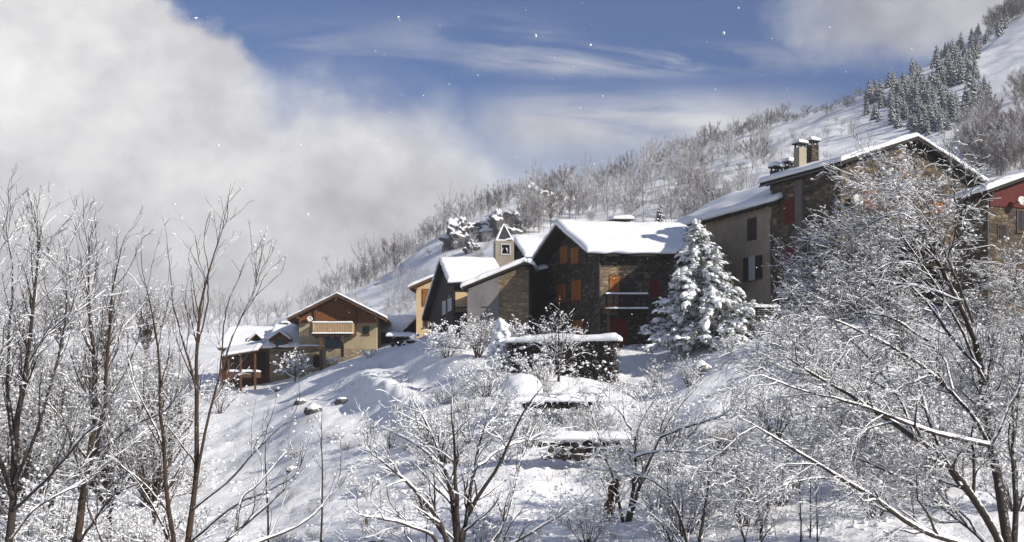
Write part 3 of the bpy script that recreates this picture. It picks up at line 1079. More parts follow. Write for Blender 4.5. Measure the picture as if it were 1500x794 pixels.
# ---- the central stone house
def central_house():
    Yn = 95.0
    A, gx, gy = solve_house((861, 374), Yn, (990, 375), (772.5, 394), '', '', '')
    ux, uy = gx.normalized(), gy.normalized()
    og, oe = 1.3, 0.75
    O = A + ux * oe + uy * og
    Wd = gx.length - 2 * oe
    rise = 2.55
    h = House('stone_house', 'dark stone house in the middle with orange shutters and a balcony, beside the snowy spruce', 'house', O, ux, uy, Wd, 8.4, 2.7, A.z + oe * rise / (Wd / 2 + oe), rise, og=og, oe=oe)
    h.walls(M['stone_dark'])
    h.roofs(M['soffit'], 0.25, 0.42, 2, og2=0.6)
    e, g = h.eave, h.gable
    for q in ((821, 832, 361, 386), (837, 848, 363, 386), (815.5, 829, 416, 443), (838, 852, 411, 440), (839, 854, 469, 492)):
        h.shutters(g, *q, M['shutter'])
    # sunlit patch of the eave wall, put into the colour as paler stone
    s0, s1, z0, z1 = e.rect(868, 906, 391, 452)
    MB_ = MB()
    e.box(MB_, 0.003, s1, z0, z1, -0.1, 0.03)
    MB_.build('sunlit_patch', M['stone_warm'], h.root)
    h.shutters(e, 893, 907, 404, 431, M['shutter'])
    h.shutters(e, 952, 966, 408, 436, M['red_shutter'])
    # ground floor door
    s0, s1, z0, z1 = e.rect(894, 919, 466, 506)
    mb = MB()
    e.box(mb, s0, s1, z0 - .3, z1, -.02, .07)
    for k in range(4):
        a = s0 + (s1 - s0) * k / 4
        e.box(mb, a + .06, a + (s1 - s0) / 4 - .06, z0 + .2, z1 - .2, .065, .095)
    d = mb.build('door', M['red_shutter'], h.root)
    a = e.pt(s0 + .2, z0 + 1.0, .1)
    MB().tube([a, a + e.n * .06, a + e.n * .06 + Z3 * -.14], .018, 6).build('handle', M['metal'], d)
    # balcony: slab, two rails, posts, snow on the rails
    s0, s1, z0, z1 = e.rect(884, 945, 434, 456)
    bb = MB()
    e.box(bb, s0, s1, z0 - .35, z0 - .2, 0.005, 1.25)
    bal = bb.build('balcony', M['dark_wood'], h.root)
    rb = MB()
    n = 7
    for i in range(n):
        s = s0 + .06 + (s1 - s0 - .12) * i / (n - 1)
        e.box(rb, s - .045, s + .045, z0 - .2, z1, 1.12, 1.21)
    for zz in (z0 + .05, z1):
        e.box(rb, s0, s1, zz, zz + .07, 1.1, 1.23)
        e.box(rb, s0, s0 + .08, zz, zz + .07, 0.01, 1.1)
    for i in range(36):
        s = s0 + .06 + (s1 - s0 - .12) * i / 35
        e.box(rb, s - .03, s + .03, z0 - .2, z0 + .04, 1.15, 1.18)
    rail = rb.build('railing', M['dark_wood'], bal)
    sb = MB()
    for zz in (z0 + .125, z1 + .075):
        a, b = e.pt(s0, zz, 1.08), e.pt(s1, zz, 1.08)
        snow_sheet(a, b, a + e.n * .17, b + e.n * .17, .13, 22, 6, 4, .02, .5, sb)
    sb.build('snow_strip', M['snow'], bal)
    for i in (0, 1):
        s = s0 + .2 + (s1 - s0 - .4) * i
        e.box(MB(), s - .08, s + .08, 1.5, z0 - .36, 1.0, 1.16).build('post', M['dark_wood'], bal)
    e.box(MB(), s0, s0 + 1.0, z0 - .2, z0 + .5, .05, .5).build('planter', M['shutter'], bal)
    MB().tube([h.P(-.1, -.1, h.he - .2), h.P(-.1, -.1, 2.4)], .055, 8).build('downpipe', M['metal'], h.root)
    # chimney on the back slope just behind the ridge
    b = h.P(h.xr + .9, 4.4, h.zr - .1)
    chimney(h, b, 1.1, 1.5, .55, M['stone_dark'], True, .36)
    return h


CENT = central_house()


# ---- dark lean-to shed against the gable
def lean_to():
    g = CENT.gable
    r = empty('lean_to_shed', on_ground(788, 105))
    tag(r, 'narrow black lean-to shed with a snowy sloping roof squeezed between chapel and middle stone house', 'shed')
    Yb = 106.0
    x0, x1 = W(775, 400, Yb), W(800, 400, Yb)
    zt0, zt1 = W(775, 404, Yb).z, W(800, 398, Yb).z
    d = Vector((0.1, 2.2, 0))
    zb = r.location.z - 2
    poly = [Vector((x0.x, Yb, zb)), Vector((x1.x, Yb, zb)), Vector((x1.x, Yb, zt1)), Vector((x0.x, Yb, zt0))]
    MB().prism(poly, d).build('wall', M['dark_wood'], r)
    a, b = Vector((x0.x - .45, Yb - .6, zt0 - .05)), Vector((x1.x + .1, Yb - .6, zt1 + .05))
    pr = MB().prism([a, b, b + Z3 * .18, a + Z3 * .18], d + Vector((0, .6, 0))).build('roof', M['soffit'], r)
    q = d + Vector((0, .6, .35))
    snow_sheet(a + Z3 * .19, b + Z3 * .19, a + Z3 * .19 + q, b + Z3 * .19 + q, .36, 14, 14, 6, .06).build('snow_cover', M['snow'], pr)


lean_to()


# ---- chapel with its bell tower
def chapel():
    Y = 99.5
    A = W(678, 424, Y)
    xa = W(769, 387, Y)
    half = xa.x - A.x
    rise = xa.z - A.z
    og, oe = 0.45, 0.35
    k = rise / half
    h = House('chapel', 'small stone chapel with a square bell tower and pointed snowy spire', 'chapel', (A.x + oe, Y + og), (1, 0.02), (0.06, 1), half - oe + .3, 7.6, 3.2, A.z + k * oe, k * (half - oe), xr=half - oe, het=xa.z - .1, og=og, oe=oe)
    h.walls(M['stone_warm'])
    h.roofs(M['soffit'], .2, .42, 12)
    g = h.gable
    s0, s1, _, _ = g.rect(690, 731, 420, 470)
    zt = lambda s: h.he + h.pitch * s - .06
    poly = [g.pt(0.0, 1.0, 0.005), g.pt(s1, 1.0, 0.005), g.pt(s1, zt(s1), 0.005), g.pt(0.0, zt(0.0), 0.005)]
    MB().prism(poly, g.n * .07).build('render_coat', M['plaster_grey'], h.root)
    h.window(g, 707, 714, 436, 449)
    # tower
    Yt = 113.0
    c0, c1 = W(724, 392, Yt), W(751.5, 392, Yt)
    ztop = W(738, 352.5, Yt).z
    w = c1.x - c0.x
    cx, cy = (c0.x + c1.x) / 2, Yt + w / 2
    ux, uy = Vector((1, 0.12, 0)).normalized(), Vector((-.12, 1, 0)).normalized()
    C = Vector((cx, cy, 0))
    f = Face(C - ux * w / 2 - uy * w / 2, ux, uy)
    zo0, zo1 = W(738, 372, Yt).z, W(738, 358.5, Yt).z
    s0, s1 = w * .34, w * .76
    mb = MB()
    def col(x0, x1, z0, z1):
        mb.obox(C + ux * ((x0 + x1) / 2 - w / 2) + Z3 * (z0 + z1) / 2, ux * (x1 - x0) / 2, uy * w / 2, Z3 * (z1 - z0) / 2)
    col(0, w, 3.0, zo0)
    col(0, s0, zo0 + .002, zo1 - .002)
    col(s1, w, zo0 + .002, zo1 - .002)
    col(0, w, zo1, ztop)
    t = mb.build('bell_tower', M['plaster_tower'], h.root)
    fb = MB()
    for q in ((s0 - .1, s0, zo0 - .1, zo1 + .1), (s1, s1 + .1, zo0 - .1, zo1 + .1), (s0, s1, zo1, zo1 + .1), (s0, s1, zo0 - .1, zo0)):
        f.box(fb, *q, .003, .05)
    fb.build('opening_frame', M['white_frame'], t)
    bl = []
    bc = C + Z3 * (zo0 + .15) + ux * ((s0 + s1) / 2 - w / 2)
    bm_ = MB()
    prof = [(.30, 0), (.25, .08), (.19, .25), (.15, .42), (.05, .5)]
    bm_.tube([bc + Z3 * z for r_, z in prof], [r_ for r_, z in prof], 14)
    bm_.obox(bc + Z3 * .58, ux * .36, uy * .06, Z3 * .07)
    bm_.build('bell', M['bronze'], t)
    # spire: four steep faces, snow ribs on the hips
    hw = w / 2 * .86
    apex = C + Z3 * W(738, 327, Yt).z
    base = [C + ux * (hw * i) + uy * (hw * j) + Z3 * (ztop + .003) for i, j in ((-1, -1), (1, -1), (1, 1), (-1, 1))]
    sp = MB().add(base + [apex], [(0, 1, 4), (1, 2, 4), (2, 3, 4), (3, 0, 4), (3, 2, 1, 0)]).build('spire', M['slate'], t)
    sb = MB()
    for b in base:
        pts = [b + (apex - b) * q for q in (0, .15, .35, .6, .85, 1.03)]
        out = Vector((b.x - C.x, b.y - C.y, 0)).normalized() * .05
        sb.tube([p + out for p in pts], [.11, .09, .08, .075, .07, .05], 7)
    for i in range(4):
        a, b = base[i], base[(i + 1) % 4]
        sb.tube([a + (b - a) * q + Z3 * (.04 + (.12 if (i == 0 and q > .6) else 0)) for q in (0, .25, .5, .75, 1)], [.11, .08, .07, .11, .17 if i == 0 else .11], 7)
    sb.build('snow_rib', M['snow'], sp)
    MB().tube([apex, apex + Z3 * .5], .02, 5).build('finial', M['metal'], sp)
    return h


chapel()


# ---- house with dark gable behind the chapel
def back_house():
    A, gx, gy = solve_house((771, 379), 119, (800, 379.5), (752, 383), '', '', '')
    ux, uy = Vector((-.30, .95, 0)).normalized(), Vector((.99, .14, 0)).normalized()
    h = House('cottage', 'cottage behind the chapel showing a dark gable and a plain snowy roof', 'house', A + ux * .4 + uy * .5, ux, uy, 6.2, 7, 5, A.z + .2, 1.7, og=.6, oe=.4)
    h.walls(M['dark_wood'])
    h.roofs(M['soffit'], .2, .4, 15)


back_house()


# ---- timber house with its long cat-slide roof
def timber_house():
    Yn = 108.0
    A = W(657, 417, Yn)
    ux = Vector((-.265, .965, 0)).normalized()
    uy = Vector((.992, .12, 0)).normalized()
    pitch = .60
    og, oe = .55, .45
    O = A + ux * oe + uy * og
    xr = 3.35
    Wd = 11.0
    zr = A.z + pitch * (oe + xr)
    h = House('timber_house', 'dark timber house with a roof sweeping low on its left, left of the chapel', 'house', O, ux, uy, Wd, 3.9, 3.8, A.z + pitch * oe, pitch * xr, xr=xr, og=og, oe=oe)
    h.walls(M['dark_wood'])
    h.roofs(M['soffit'], .22, .36, 21)
    e, g = h.eave, h.gable
    s0, s1, z0, z1 = e.rect(667, 691, 428, 457)
    e.box(MB(), s0, s1, z0, z1, -.05, .03).build('wall_panel', M['plaster_cream'], h.root)
    s0, s1, z0, z1 = e.rect(666, 693, 462, 466)
    bb = MB()
    e.box(bb, s0, s1, z0 - .1, z0 + .1, 0.005, 1.0)
    e.box(bb, s0, s1, z0 + .85, z0 + .93, .9, 1.0)
    for i in range(14):
        s = s0 + .04 + (s1 - s0 - .08) * i / 13
        e.box(bb, s - .03, s + .03, z0 + .1, z0 + .85, .93, .97)
    bb.build('balcony', M['dark_wood'], h.root)
    s0, s1, z0, z1 = e.rect(687, 693, 470, 481)
    e.box(MB(), s0, s1, z0, z1, 0, .06).build('door', M['red_shutter'], h.root)
    h.window(e, 671, 682, 468, 485)
    h.window(g, 648.5, 653.5, 441, 461, M['white_frame'], M['curtain'])
    h.window(g, 656.5, 662, 437, 456, M['white_frame'], M['curtain'])
    h.window(g, 646, 650, 474, 484, M['frame'])


timber_house()


# ---- cream house behind
def cream_house():
    Yn = 124.0
    A = W(600, 424, Yn)
    Rr = W(668, 394, Yn)
    half = Rr.x - A.x
    k = (Rr.z - A.z) / half
    oe, og = .62, .6
    h = House('cream_house', 'cream rendered house with an orange shutter, half hidden by the dark timber house', 'house', (A.x + oe, Yn + og), (1, .05), (.05, 1), 2 * (half - oe), 7, 4.6, A.z + k * oe, k * (half - oe), og=og, oe=oe)
    h.walls(M['plaster_cream'])
    h.roofs(M['chalet_beam'], .25, .28, 31)
    g = h.gable
    h.shutters(g, 619, 631, 424, 448, M['shutter'])
    h.window(g, 620, 627, 466, 480)


cream_house()


# ---- shed right of the chalet
def small_barn():
    Yn = 133.0
    A = W(590, 487, Yn)
    ux = Vector((.80, .6, 0)).normalized()
    uy = Vector((-.93, .36, 0)).normalized()
    h = House('barn', 'low barn with a snowy roof and dark gable just right of the balcony chalet', 'barn', A + ux * .3 + uy * .4, ux, uy, 3.2, 3.6, A.z - 3, A.z + .25, 1.35, og=.35, oe=.4)
    h.walls(M['dark_wood'], 1.5)
    h.roofs(M['soffit'], .15, .3, 41)


small_barn()


# ---- the chalet
def chalet():
    Yn = 124.0
    L_ = W(420, 470, Yn)
    R_ = W(564, 472, Yn)
    ap = W(490, 434, Yn)
    half = (R_.x - L_.x) / 2
    k = (ap.z - L_.z) / half
    oe, og = 1.0, 1.35
    Y0 = Yn + og
    sx = Y0 / Yn
    O = Vector((L_.x + oe, Y0, 0))
    h = House('chalet', 'gabled stone and timber chalet with a pale wooden balcony under a wide roof', 'house', O, (1, 0), (-.05, 1), 2 * (half - oe), 11, 1.2, L_.z + k * oe, k * (half - oe), og=og, oe=oe)
    h.walls(M['plaster_chalet'])
    h.roofs(M['chalet_beam'], .3, .2, 51)
    g = h.gable
    Wd = h.W
    # timber gable
    zt = W(490, 473, Y0).z
    poly = [g.pt(0.02, zt, .004), g.pt(Wd - .02, zt, .004), g.pt(Wd - .02, h.he - .1, .004), g.pt(h.xr, h.zr - .08, .004), g.pt(.02, h.he - .1, .004)]
    if h.he - .1 < zt:
        xx = (zt - h.he + .1) / h.pitch
        poly = [g.pt(xx, zt, .004), g.pt(Wd - xx, zt, .004), g.pt(h.xr, h.zr - .08, .004)]
    MB().prism(poly, g.n * .08).build('timber_gable', M['chalet_wood'], h.root)
    # recessed looking timber front behind the balcony
    s0, s1, z0, z1 = g.rect(461, 522, 464, 492)
    g.box(MB(), s0, s1, z0, zt - .003, .003, .06).build('timber_wall', M['chalet_wood'], h.root)
    for xx in (462, 521):
        s = g.px(xx, 480)[0]
        g.box(MB(), s - .1, s + .1, z0, z1 + .8, .09, .26).build('post', M['chalet_beam'], h.root)
    h.window(g, 473, 481, 467, 480, M['frame'])
    h.window(g, 484, 494, 466, 484, M['frame'])
    h.window(g, 499, 508, 467, 480, M['frame'])
    # balcony
    s0, s1, z0, z1 = g.rect(461, 519.5, 474, 489)
    dep = 1.5
    bb = MB()
    g.box(bb, s0, s1, z0 - .28, z0 - .06, .1, dep)
    for i in range(5):
        s = s0 + .2 + (s1 - s0 - .4) * i / 4
        g.box(bb, s - .08, s + .08, z0 - .46, z0 - .285, .05, dep - .1)
    bal = bb.build('balcony', M['chalet_beam'], h.root)
    rb = MB()
    for zz in (z0 + .0, z1 - .09):
        g.box(rb, s0, s1, zz, zz + .09, dep - .09, dep)
        for s in (s0, s1 - .07):
            g.box(rb, s, s + .07, zz, zz + .09, .1, dep - .092)
    n = 24
    for i in range(n):
        s = s0 + .09 + (s1 - s0 - .18) * i / (n - 1)
        g.box(rb, s - .052, s + .052, z0 + .092, z1 - .092, dep - .07, dep - .03)
    for i in range(8):
        for s in (s0 + .01, s1 - .05):
            d = .2 + (dep - .4) * i / 7
            g.box(rb, s, s + .04, z0 + .092, z1 - .092, d - .05, d + .05)
    rb.build('railing', M['rail_wood'], bal)
    sb = MB()
    a, b = g.pt(s0, z1 + .003, dep - .12), g.pt(s1, z1 + .003, dep - .12)
    snow_sheet(a, b, a + g.n * .15, b + g.n * .15, .16, 30, 6, 8, .02, .5, sb)
    a, b = g.pt(s0, z0 - .055, dep + .0), g.pt(s1, z0 - .055, dep + .0)
    snow_sheet(a, b, a + g.n * .16, b + g.n * .16, .14, 30, 6, 9, .03, .4, sb)
    sb.build('snow_strip', M['snow'], bal)
    for xx, yb in ((473, 541), (504, 512)):
        s = g.px(xx, 500)[0]
        p = g.pt(s, 0, dep - .2)
        g.box(MB(), s - .13, s + .13, min(W(xx, yb, Y0).z - .8, z0 - 1.5), z0 - .47, dep - .34, dep - .08).build('post', M['chalet_beam'], bal)
    # dark opening below the balcony, arched door, ledge
    s0, s1, z0, z1 = g.rect(477, 502, 494, 511)
    g.box(MB(), s0, s1, z0, z1, 0.0, .03).build('opening', M['glass'], h.root)
    s0, s1, z0, z1 = g.rect(459, 470, 520, 538)
    sm, rad = (s0 + s1) / 2, (s1 - s0) / 2
    poly = [g.pt(s0, z0, .003), g.pt(s1, z0, .003)] + [g.pt(sm + rad * math.cos(math.pi * i / 10), z1 - rad + rad * math.sin(math.pi * i / 10), .003) for i in range(11)]
    d = MB().prism(poly, g.n * .05).build('door', M['dark_wood'], h.root)
    ab = MB()
    pts = [g.pt(s0 - .08, z0, .05)] + [g.pt(sm - (rad + .08) * math.cos(math.pi * i / 12), z1 - rad + (rad + .08) * math.sin(math.pi * i / 12), .05) for i in range(13)] + [g.pt(s1 + .08, z0, .05)]
    ab.tube(pts, .1, 6)
    ab.build('arch', M['stone_pale'], d)
    s0, s1, z0, z1 = g.rect(438, 476, 505, 509)
    lb = MB()
    g.box(lb, s0, s1, z0, z0 + .12, 0.005, .55)
    led = lb.build('ledge', M['chalet_beam'], h.root)
    a, b = g.pt(s0, z0 + .123, 0.02), g.pt(s1, z0 + .123, 0.02)
    snow_sheet(a, b, a + g.n * .5, b + g.n * .5, .16, 20, 8, 9, .02).build('snow_strip', M['snow'], led)
    # stone plinth
    s0, s1, z0, z1 = g.rect(438, 553, 511, 560)
    g.box(MB(), -.03, Wd + .03, z0 - 1.5, z1, -.05, .025).build('plinth', M['stone_pale'], h.root)
    h.dish(g, 455, 467.5, 4.3, .5)
    h.window(g, 531, 541, 478, 490, M['frame'])
    return h


chalet()


# ---- the two small houses left of the chalet
def stone_cottage():
    Yn = 128.0
    A = W(393.5, 509, Yn)
    B = W(437, 509, Yn)
    zr = W(410, 482, Yn + 4).z
    wd = 7.0
    h = House('cottage', 'small pale stone cottage with a gabled wooden dormer, left of the balcony chalet', 'house', (A.x, Yn + .5), (0, 1), (1, 0.0), wd, B.x - A.x, .6, A.z + .1, zr - A.z, og=.15, oe=.4)
    h.walls(M['stone_pale'])
    h.roofs(M['chalet_beam'], .2, .38, 61)
    e = h.eave
    h.window(e, 411, 418.5, 515, 530)
    # dormer
    f = Face(Vector((A.x, Yn + .1, 0)), (1, 0), Vector((0, 1, 0)))
    s0, s1, z0, z1 = f.rect(396, 425, 487, 510)
    sm = (s0 + s1) / 2
    zw = W(410, 497, Yn).z
    db = MB().prism([f.pt(s0 + .25, z0, 0), f.pt(s1 - .25, z0, 0), f.pt(s1 - .25, zw, 0), f.pt(sm, z1 - .25, 0), f.pt(s0 + .25, zw, 0)], Vector((0, 3.0, 0)))
    d = db.build('dormer', M['chalet_wood'], h.root)
    a, b, c = f.pt(s0 - .1, zw - .22, .5), f.pt(sm, z1 - .12, .5), f.pt(s1 + .1, zw - .22, .5)
    rb = MB().prism([a, b, c, c + Z3 * .2, b + Z3 * .2, a + Z3 * .2], Vector((0, 3.6, 0)))
    rb.build('dormer_roof', M['chalet_beam'], d)
    sb = MB()
    q = Vector((0, 3.6, 0))
    up = Z3 * .203
    snow_sheet(a + up, b + up, a + up + q, b + up + q, .25, 10, 12, 2, .05, .2, sb)
    snow_sheet(b + up, c + up, b + up + q, c + up + q, .25, 10, 12, 3, .05, .2, sb)
    sb.build('snow_cover', M['snow'], d)
    r0, r1, y0, y1 = f.rect(403, 417, 497, 508)
    g2 = MB()
    f.box(g2, r0, r1, y0, y1, 0.002, .04)
    g2.build('pane', M['glass'], d)
    chimney(h, h.P(wd / 2, 1.0, h.zr - .2), .6, .6, .7, M['stone_dark'], False, .3)


def low_house():
    Yn = 129.0
    A = W(322, 512, Yn)
    B = W(392.5, 512, Yn)
    zr = W(350, 487, Yn + 5).z
    h = House('low_house', 'long low red timber house with a small dormer at the left end of the hamlet', 'house', (A.x, Yn + .9), (0, 1), (1, 0.02), 8.5, B.x - A.x, -.4, A.z + .35, zr - A.z - .2, og=.25, oe=.9)
    h.walls(M['red_wood'])
    h.roofs(M['chalet_beam'], .2, .4, 71)
    e = h.eave
    h.window(e, 338, 347, 520, 537, M['frame'])
    h.window(e, 352, 362, 519, 531, M['frame'])
    s0, s1, z0, z1 = e.rect(376, 389, 516, 548)
    e.box(MB(), s0, s1, z0, z1, 0, .05).build('door', M['dark_wood'], h.root)
    # dormer
    f = Face(Vector((A.x, Yn + 1.2, 0)), (1, 0), Vector((0, 1, 0)))
    s0, s1, z0, z1 = f.rect(363, 389, 489, 503)
    sm = (s0 + s1) / 2
    d = MB().prism([f.pt(s0 + .3, z0 - .3, 0), f.pt(s1 - .3, z0 - .3, 0), f.pt(s1 - .3, z0 + .25, 0), f.pt(sm, z1 - .25, 0), f.pt(s0 + .3, z0 + .25, 0)], Vector((0, 3, 0))).build('dormer', M['dark_wood'], h.root)
    a, b, c = f.pt(s0, z0, .45), f.pt(sm, z1 - .15, .45), f.pt(s1, z0, .45)
    MB().prism([a, b, c, c + Z3 * .15, b + Z3 * .15, a + Z3 * .15], Vector((0, 3.5, 0))).build('dormer_roof', M['chalet_beam'], d)
    sb = MB()
    q = Vector((0, 3.5, 0))
    up = Z3 * .153
    snow_sheet(a + up, b + up, a + up + q, b + up + q, .25, 10, 12, 2, .05, .2, sb)
    snow_sheet(b + up, c + up, b + up + q, c + up + q, .25, 10, 12, 3, .05, .2, sb)
    sb.build('snow_cover', M['snow'], d)
    # the porch in front
    r = empty('wooden_porch', W(358, 556, 125))
    tag(r, 'open red plank porch with snowy sloping roof in front of the long low house', 'shed')
    f = Face(Vector((0, 125.0, 0)), (1, 0), Vector((0, 1, 0)))
    mb = MB()
    s0, s1, z0, z1 = f.rect(334, 375, 545, 556)
    f.box(mb, s0, s1, z1 - .55, z1, -2.5, 0)
    mb.build('plank_wall', M['chalet_beam'], r)
    a, b = f.pt(s0, z1 + .003, .05), f.pt(s1, z1 + .003, .05)
    snow_sheet(a, b, a - f.n * 2.5, b - f.n * 2.5, .25, 14, 14, 4, .05).build('snow_strip', M['snow'], r)
    for xx in (335, 353, 374):
        s = f.px(xx, 530)[0]
        f.box(MB(), s - .09, s + .09, z0 - 1.6, W(xx, 518, 125).z, .003, .18).build('post', M['chalet_beam'], r)
    a, b = W(324, 524, 124.5), W(377, 515, 124.5)
    q = Vector((0, 3.2, .9))
    rb = MB().prism([a, b, b + q, a + q], Z3 * .14).build('roof', M['chalet_beam'], r)
    snow_sheet(a + Z3 * .145, b + Z3 * .145, a + q + Z3 * .145, b + q + Z3 * .145, .25, 16, 10, 14, .06).build('snow_cover', M['snow'], rb)


stone_cottage()
low_house()


# ---- the last house at the right edge
def edge_house():
    Yn = 80.0
    A = W(1447, 283, Yn)
    uy = Vector((-.16, .985, 0)).normalized()
    ux = Vector((.93, .36, 0)).normalized()
    og, oe = .7, .5
    k = .34
    h = House('red_boarded_house', 'house at the right edge with red boards and a white dish under its snowy eave', 'house', A + ux * oe + uy * og, ux, uy, 12.0, 4.2, 5, A.z + k * oe, k * 6, og=og, oe=oe)
    h.walls(M['stone_big'])
    h.roofs(M['soffit'], .22, .38, 81, og2=.2)
    g = h.gable
    s0, s1, z0, z1 = g.rect(1456, 1506, 290, 306)
    zt = lambda s: h.he + h.pitch * s - .08
    poly = [g.pt(.05, z0 + .1, .004), g.pt(s1 + 3, z0 + .1, .004), g.pt(s1 + 3, zt(s1 + 3), .004), g.pt(.05, zt(.05), .004)]
    MB().prism(poly, g.n * .1).build('board_cladding', M['red_board'], h.root)
    h.dish(g, 1486, 296, 7.0, .7)
    h.window(g, 1489, 1506, 307, 340, M['frame'])
    h.shutters(g, 1462, 1474, 330, 350, M['dark_shutter'])
    MB().tube([h.P(-.1, -.1, A.z - .1), h.P(-.1, -.1, 4.5)], .06, 8).build('downpipe', M['metal'], h.root)


edge_house()

# ------------------------------------------------------------------ branches: numpy polylines -> tubes
def resample(pts, n, jit, rng):
    P = np.array([list(p) for p in pts], float)
    d = np.concatenate([[0], np.cumsum(np.linalg.norm(np.diff(P, axis=0), axis=1))])
    t = np.linspace(0, d[-1], n)
    # Catmull-like smoothing: interpolate, then relax twice
    Q = np.stack([np.interp(t, d, P[:, k]) for k in range(3)], 1)
    for _ in range(2):
        Q[1:-1] = 0.25 * Q[:-2] + 0.5 * Q[1:-1] + 0.25 * Q[2:]
    w = rng.randn(n, 3) * jit
    w[0] = 0
    Q += np.cumsum(w, 0) * 0.35
    return Q


def norm(v):
    return v / np.maximum(np.linalg.norm(v, axis=-1, keepdims=True), 1e-9)


def sprout(P, R, rng, dens, ang, length, up=0.0, bias=(0, 0, 0), wob=0.25, curve=0.0, n=5, rs=0.6, rmin=0.004, rmax=1.0, f0=0.15, taper=0.55, end=0.35, tip=1):
    """side branches on polylines P (B,n,3) with radii R (B,n)"""
    B, m, _ = P.shape
    seg = np.linalg.norm(np.diff(P, axis=1), axis=2)
    ln = seg.sum(1)
    k = rng.poisson(np.maximum(ln * (1 - f0) * dens, 0.01)) + tip
    idx = np.repeat(np.arange(B), k)
    if len(idx) == 0:
        return np.zeros((0, n, 3)), np.zeros((0, n))
    f = f0 + (1 - f0) * rng.rand(len(idx)) ** 0.85
    first = np.concatenate([[True], idx[1:] != idx[:-1]]) if tip else np.zeros(len(idx), bool)
    f[first] = 1.0
    x = f * (m - 1)
    i0 = np.minimum(x.astype(int), m - 2)
    w = (x - i0)[:, None]
    p = P[idx, i0] * (1 - w) + P[idx, i0 + 1] * w
    r = R[idx, i0] * (1 - w[:, 0]) + R[idx, i0 + 1] * w[:, 0]
    t = norm(P[idx, i0 + 1] - P[idx, i0])
    q = rng.randn(len(idx), 3)
    q = norm(q - (q * t).sum(1, keepdims=True) * t)
    a = np.radians(rng.uniform(ang[0], ang[1], len(idx)))
    a[first] *= 0.3
    d = norm(np.cos(a)[:, None] * t + np.sin(a)[:, None] * q + np.array([0, 0, up]) + np.array(bias))
    L = rng.uniform(length[0], length[1], len(idx)) * (1 - taper * f)
    L = np.minimum(L, ln[idx] * 0.95)
    out = np.zeros((len(idx), n, 3))
    out[:, 0] = p
    for i in range(1, n):
        out[:, i] = out[:, i - 1] + d * (L / (n - 1))[:, None]
        d = norm(d + rng.randn(len(idx), 3) * wob + np.array([0, 0, curve]))
    r0 = np.clip(r * rs, rmin, rmax)
    rr = r0[:, None] * np.linspace(1, end, n)[None, :]
    return out, np.maximum(rr, rmin * 0.8)


def tubes(P, R, k=3):
    """(B,n,3),(B,n) -> verts, quads"""
    B, n, _ = P.shape
    if B == 0:
        return np.zeros((0, 3)), np.zeros((0, 4), int)
    T = np.empty_like(P)
    T[:, 1:-1] = P[:, 2:] - P[:, :-2]
    T[:, 0] = P[:, 1] - P[:, 0]
    T[:, -1] = P[:, -1] - P[:, -2]
    T = norm(T)
    ref = np.where(np.abs(T[..., 2:3]) < 0.92, np.array([0, 0, 1.0]), np.array([1.0, 0, 0]))
    A = norm(np.cross(T, ref))
    C = np.cross(A, T)
    an = np.arange(k) * 2 * np.pi / k + np.pi / 2
    V = P[:, :, None, :] + R[:, :, None, None] * (A[:, :, None, :] * np.cos(an)[None, None, :, None] + C[:, :, None, :] * np.sin(an)[None, None, :, None])
    base = (np.arange(B) * n * k)[:, None, None] + (np.arange(n - 1) * k)[None, :, None]
    j = np.arange(k)[None, None, :]
    j2 = (np.arange(k) + 1) % k
    j2 = j2[None, None, :]
    Q = np.stack([base + j, base + k + j, base + k + j2, base + j2], -1).reshape(-1, 4)
    return V.reshape(-1, 3), Q


def snow_lines(P, R, rng, amt=1.0, rmin=0.008, rmax=0.09, cover=0.75):
    """snow lying along the branches: a lumpy roll on top, thin where the branch is steep"""
    B, n, _ = P.shape
    T = np.empty_like(P)
    T[:, 1:-1] = P[:, 2:] - P[:, :-2]
    T[:, 0] = P[:, 1] - P[:, 0]
    T[:, -1] = P[:, -1] - P[:, -2]
    T = norm(T)
    flat = np.sqrt(np.maximum(0, 1 - T[..., 2] ** 2))
    lump = np.clip(rng.rand(B, n) * 0.7 + 0.55, 0, 1.3)
    gap = (rng.rand(B, n) < cover).astype(float)
    s = np.clip((R * 0.9 + 0.010) * amt, rmin, rmax) * (0.15 + flat ** 2) * lump * np.maximum(gap, 0.3)
    Q = P.copy()
    Q[..., 2] += R * 0.55 + s * 0.55
    return Q, s


ICO = None


def blobs(C, rad, rng, flat=0.65):
    """lumpy flattened snow clods"""
    global ICO
    if ICO is None:
        bm = bmesh.new()
        bmesh.ops.create_icosphere(bm, subdivisions=1, radius=1)
        ICO = (np.array([list(v.co) for v in bm.verts]), np.array([[v.index for v in f.verts] for f in bm.faces]))
        bm.free()
    V0, F0 = ICO
    N = len(C)
    V = V0[None] * (1 + 0.28 * rng.randn(N, len(V0), 1))
    V = V * (np.asarray(rad)[:, None, None] * (0.75 + 0.5 * rng.rand(N, 1, 3)))
    V[..., 2] *= flat
    V = V + C[:, None, :]
    Q = (np.arange(N) * len(V0))[:, None, None] + F0[None]
    return V.reshape(-1, 3), Q.reshape(-1, 3)


ICO2 = None


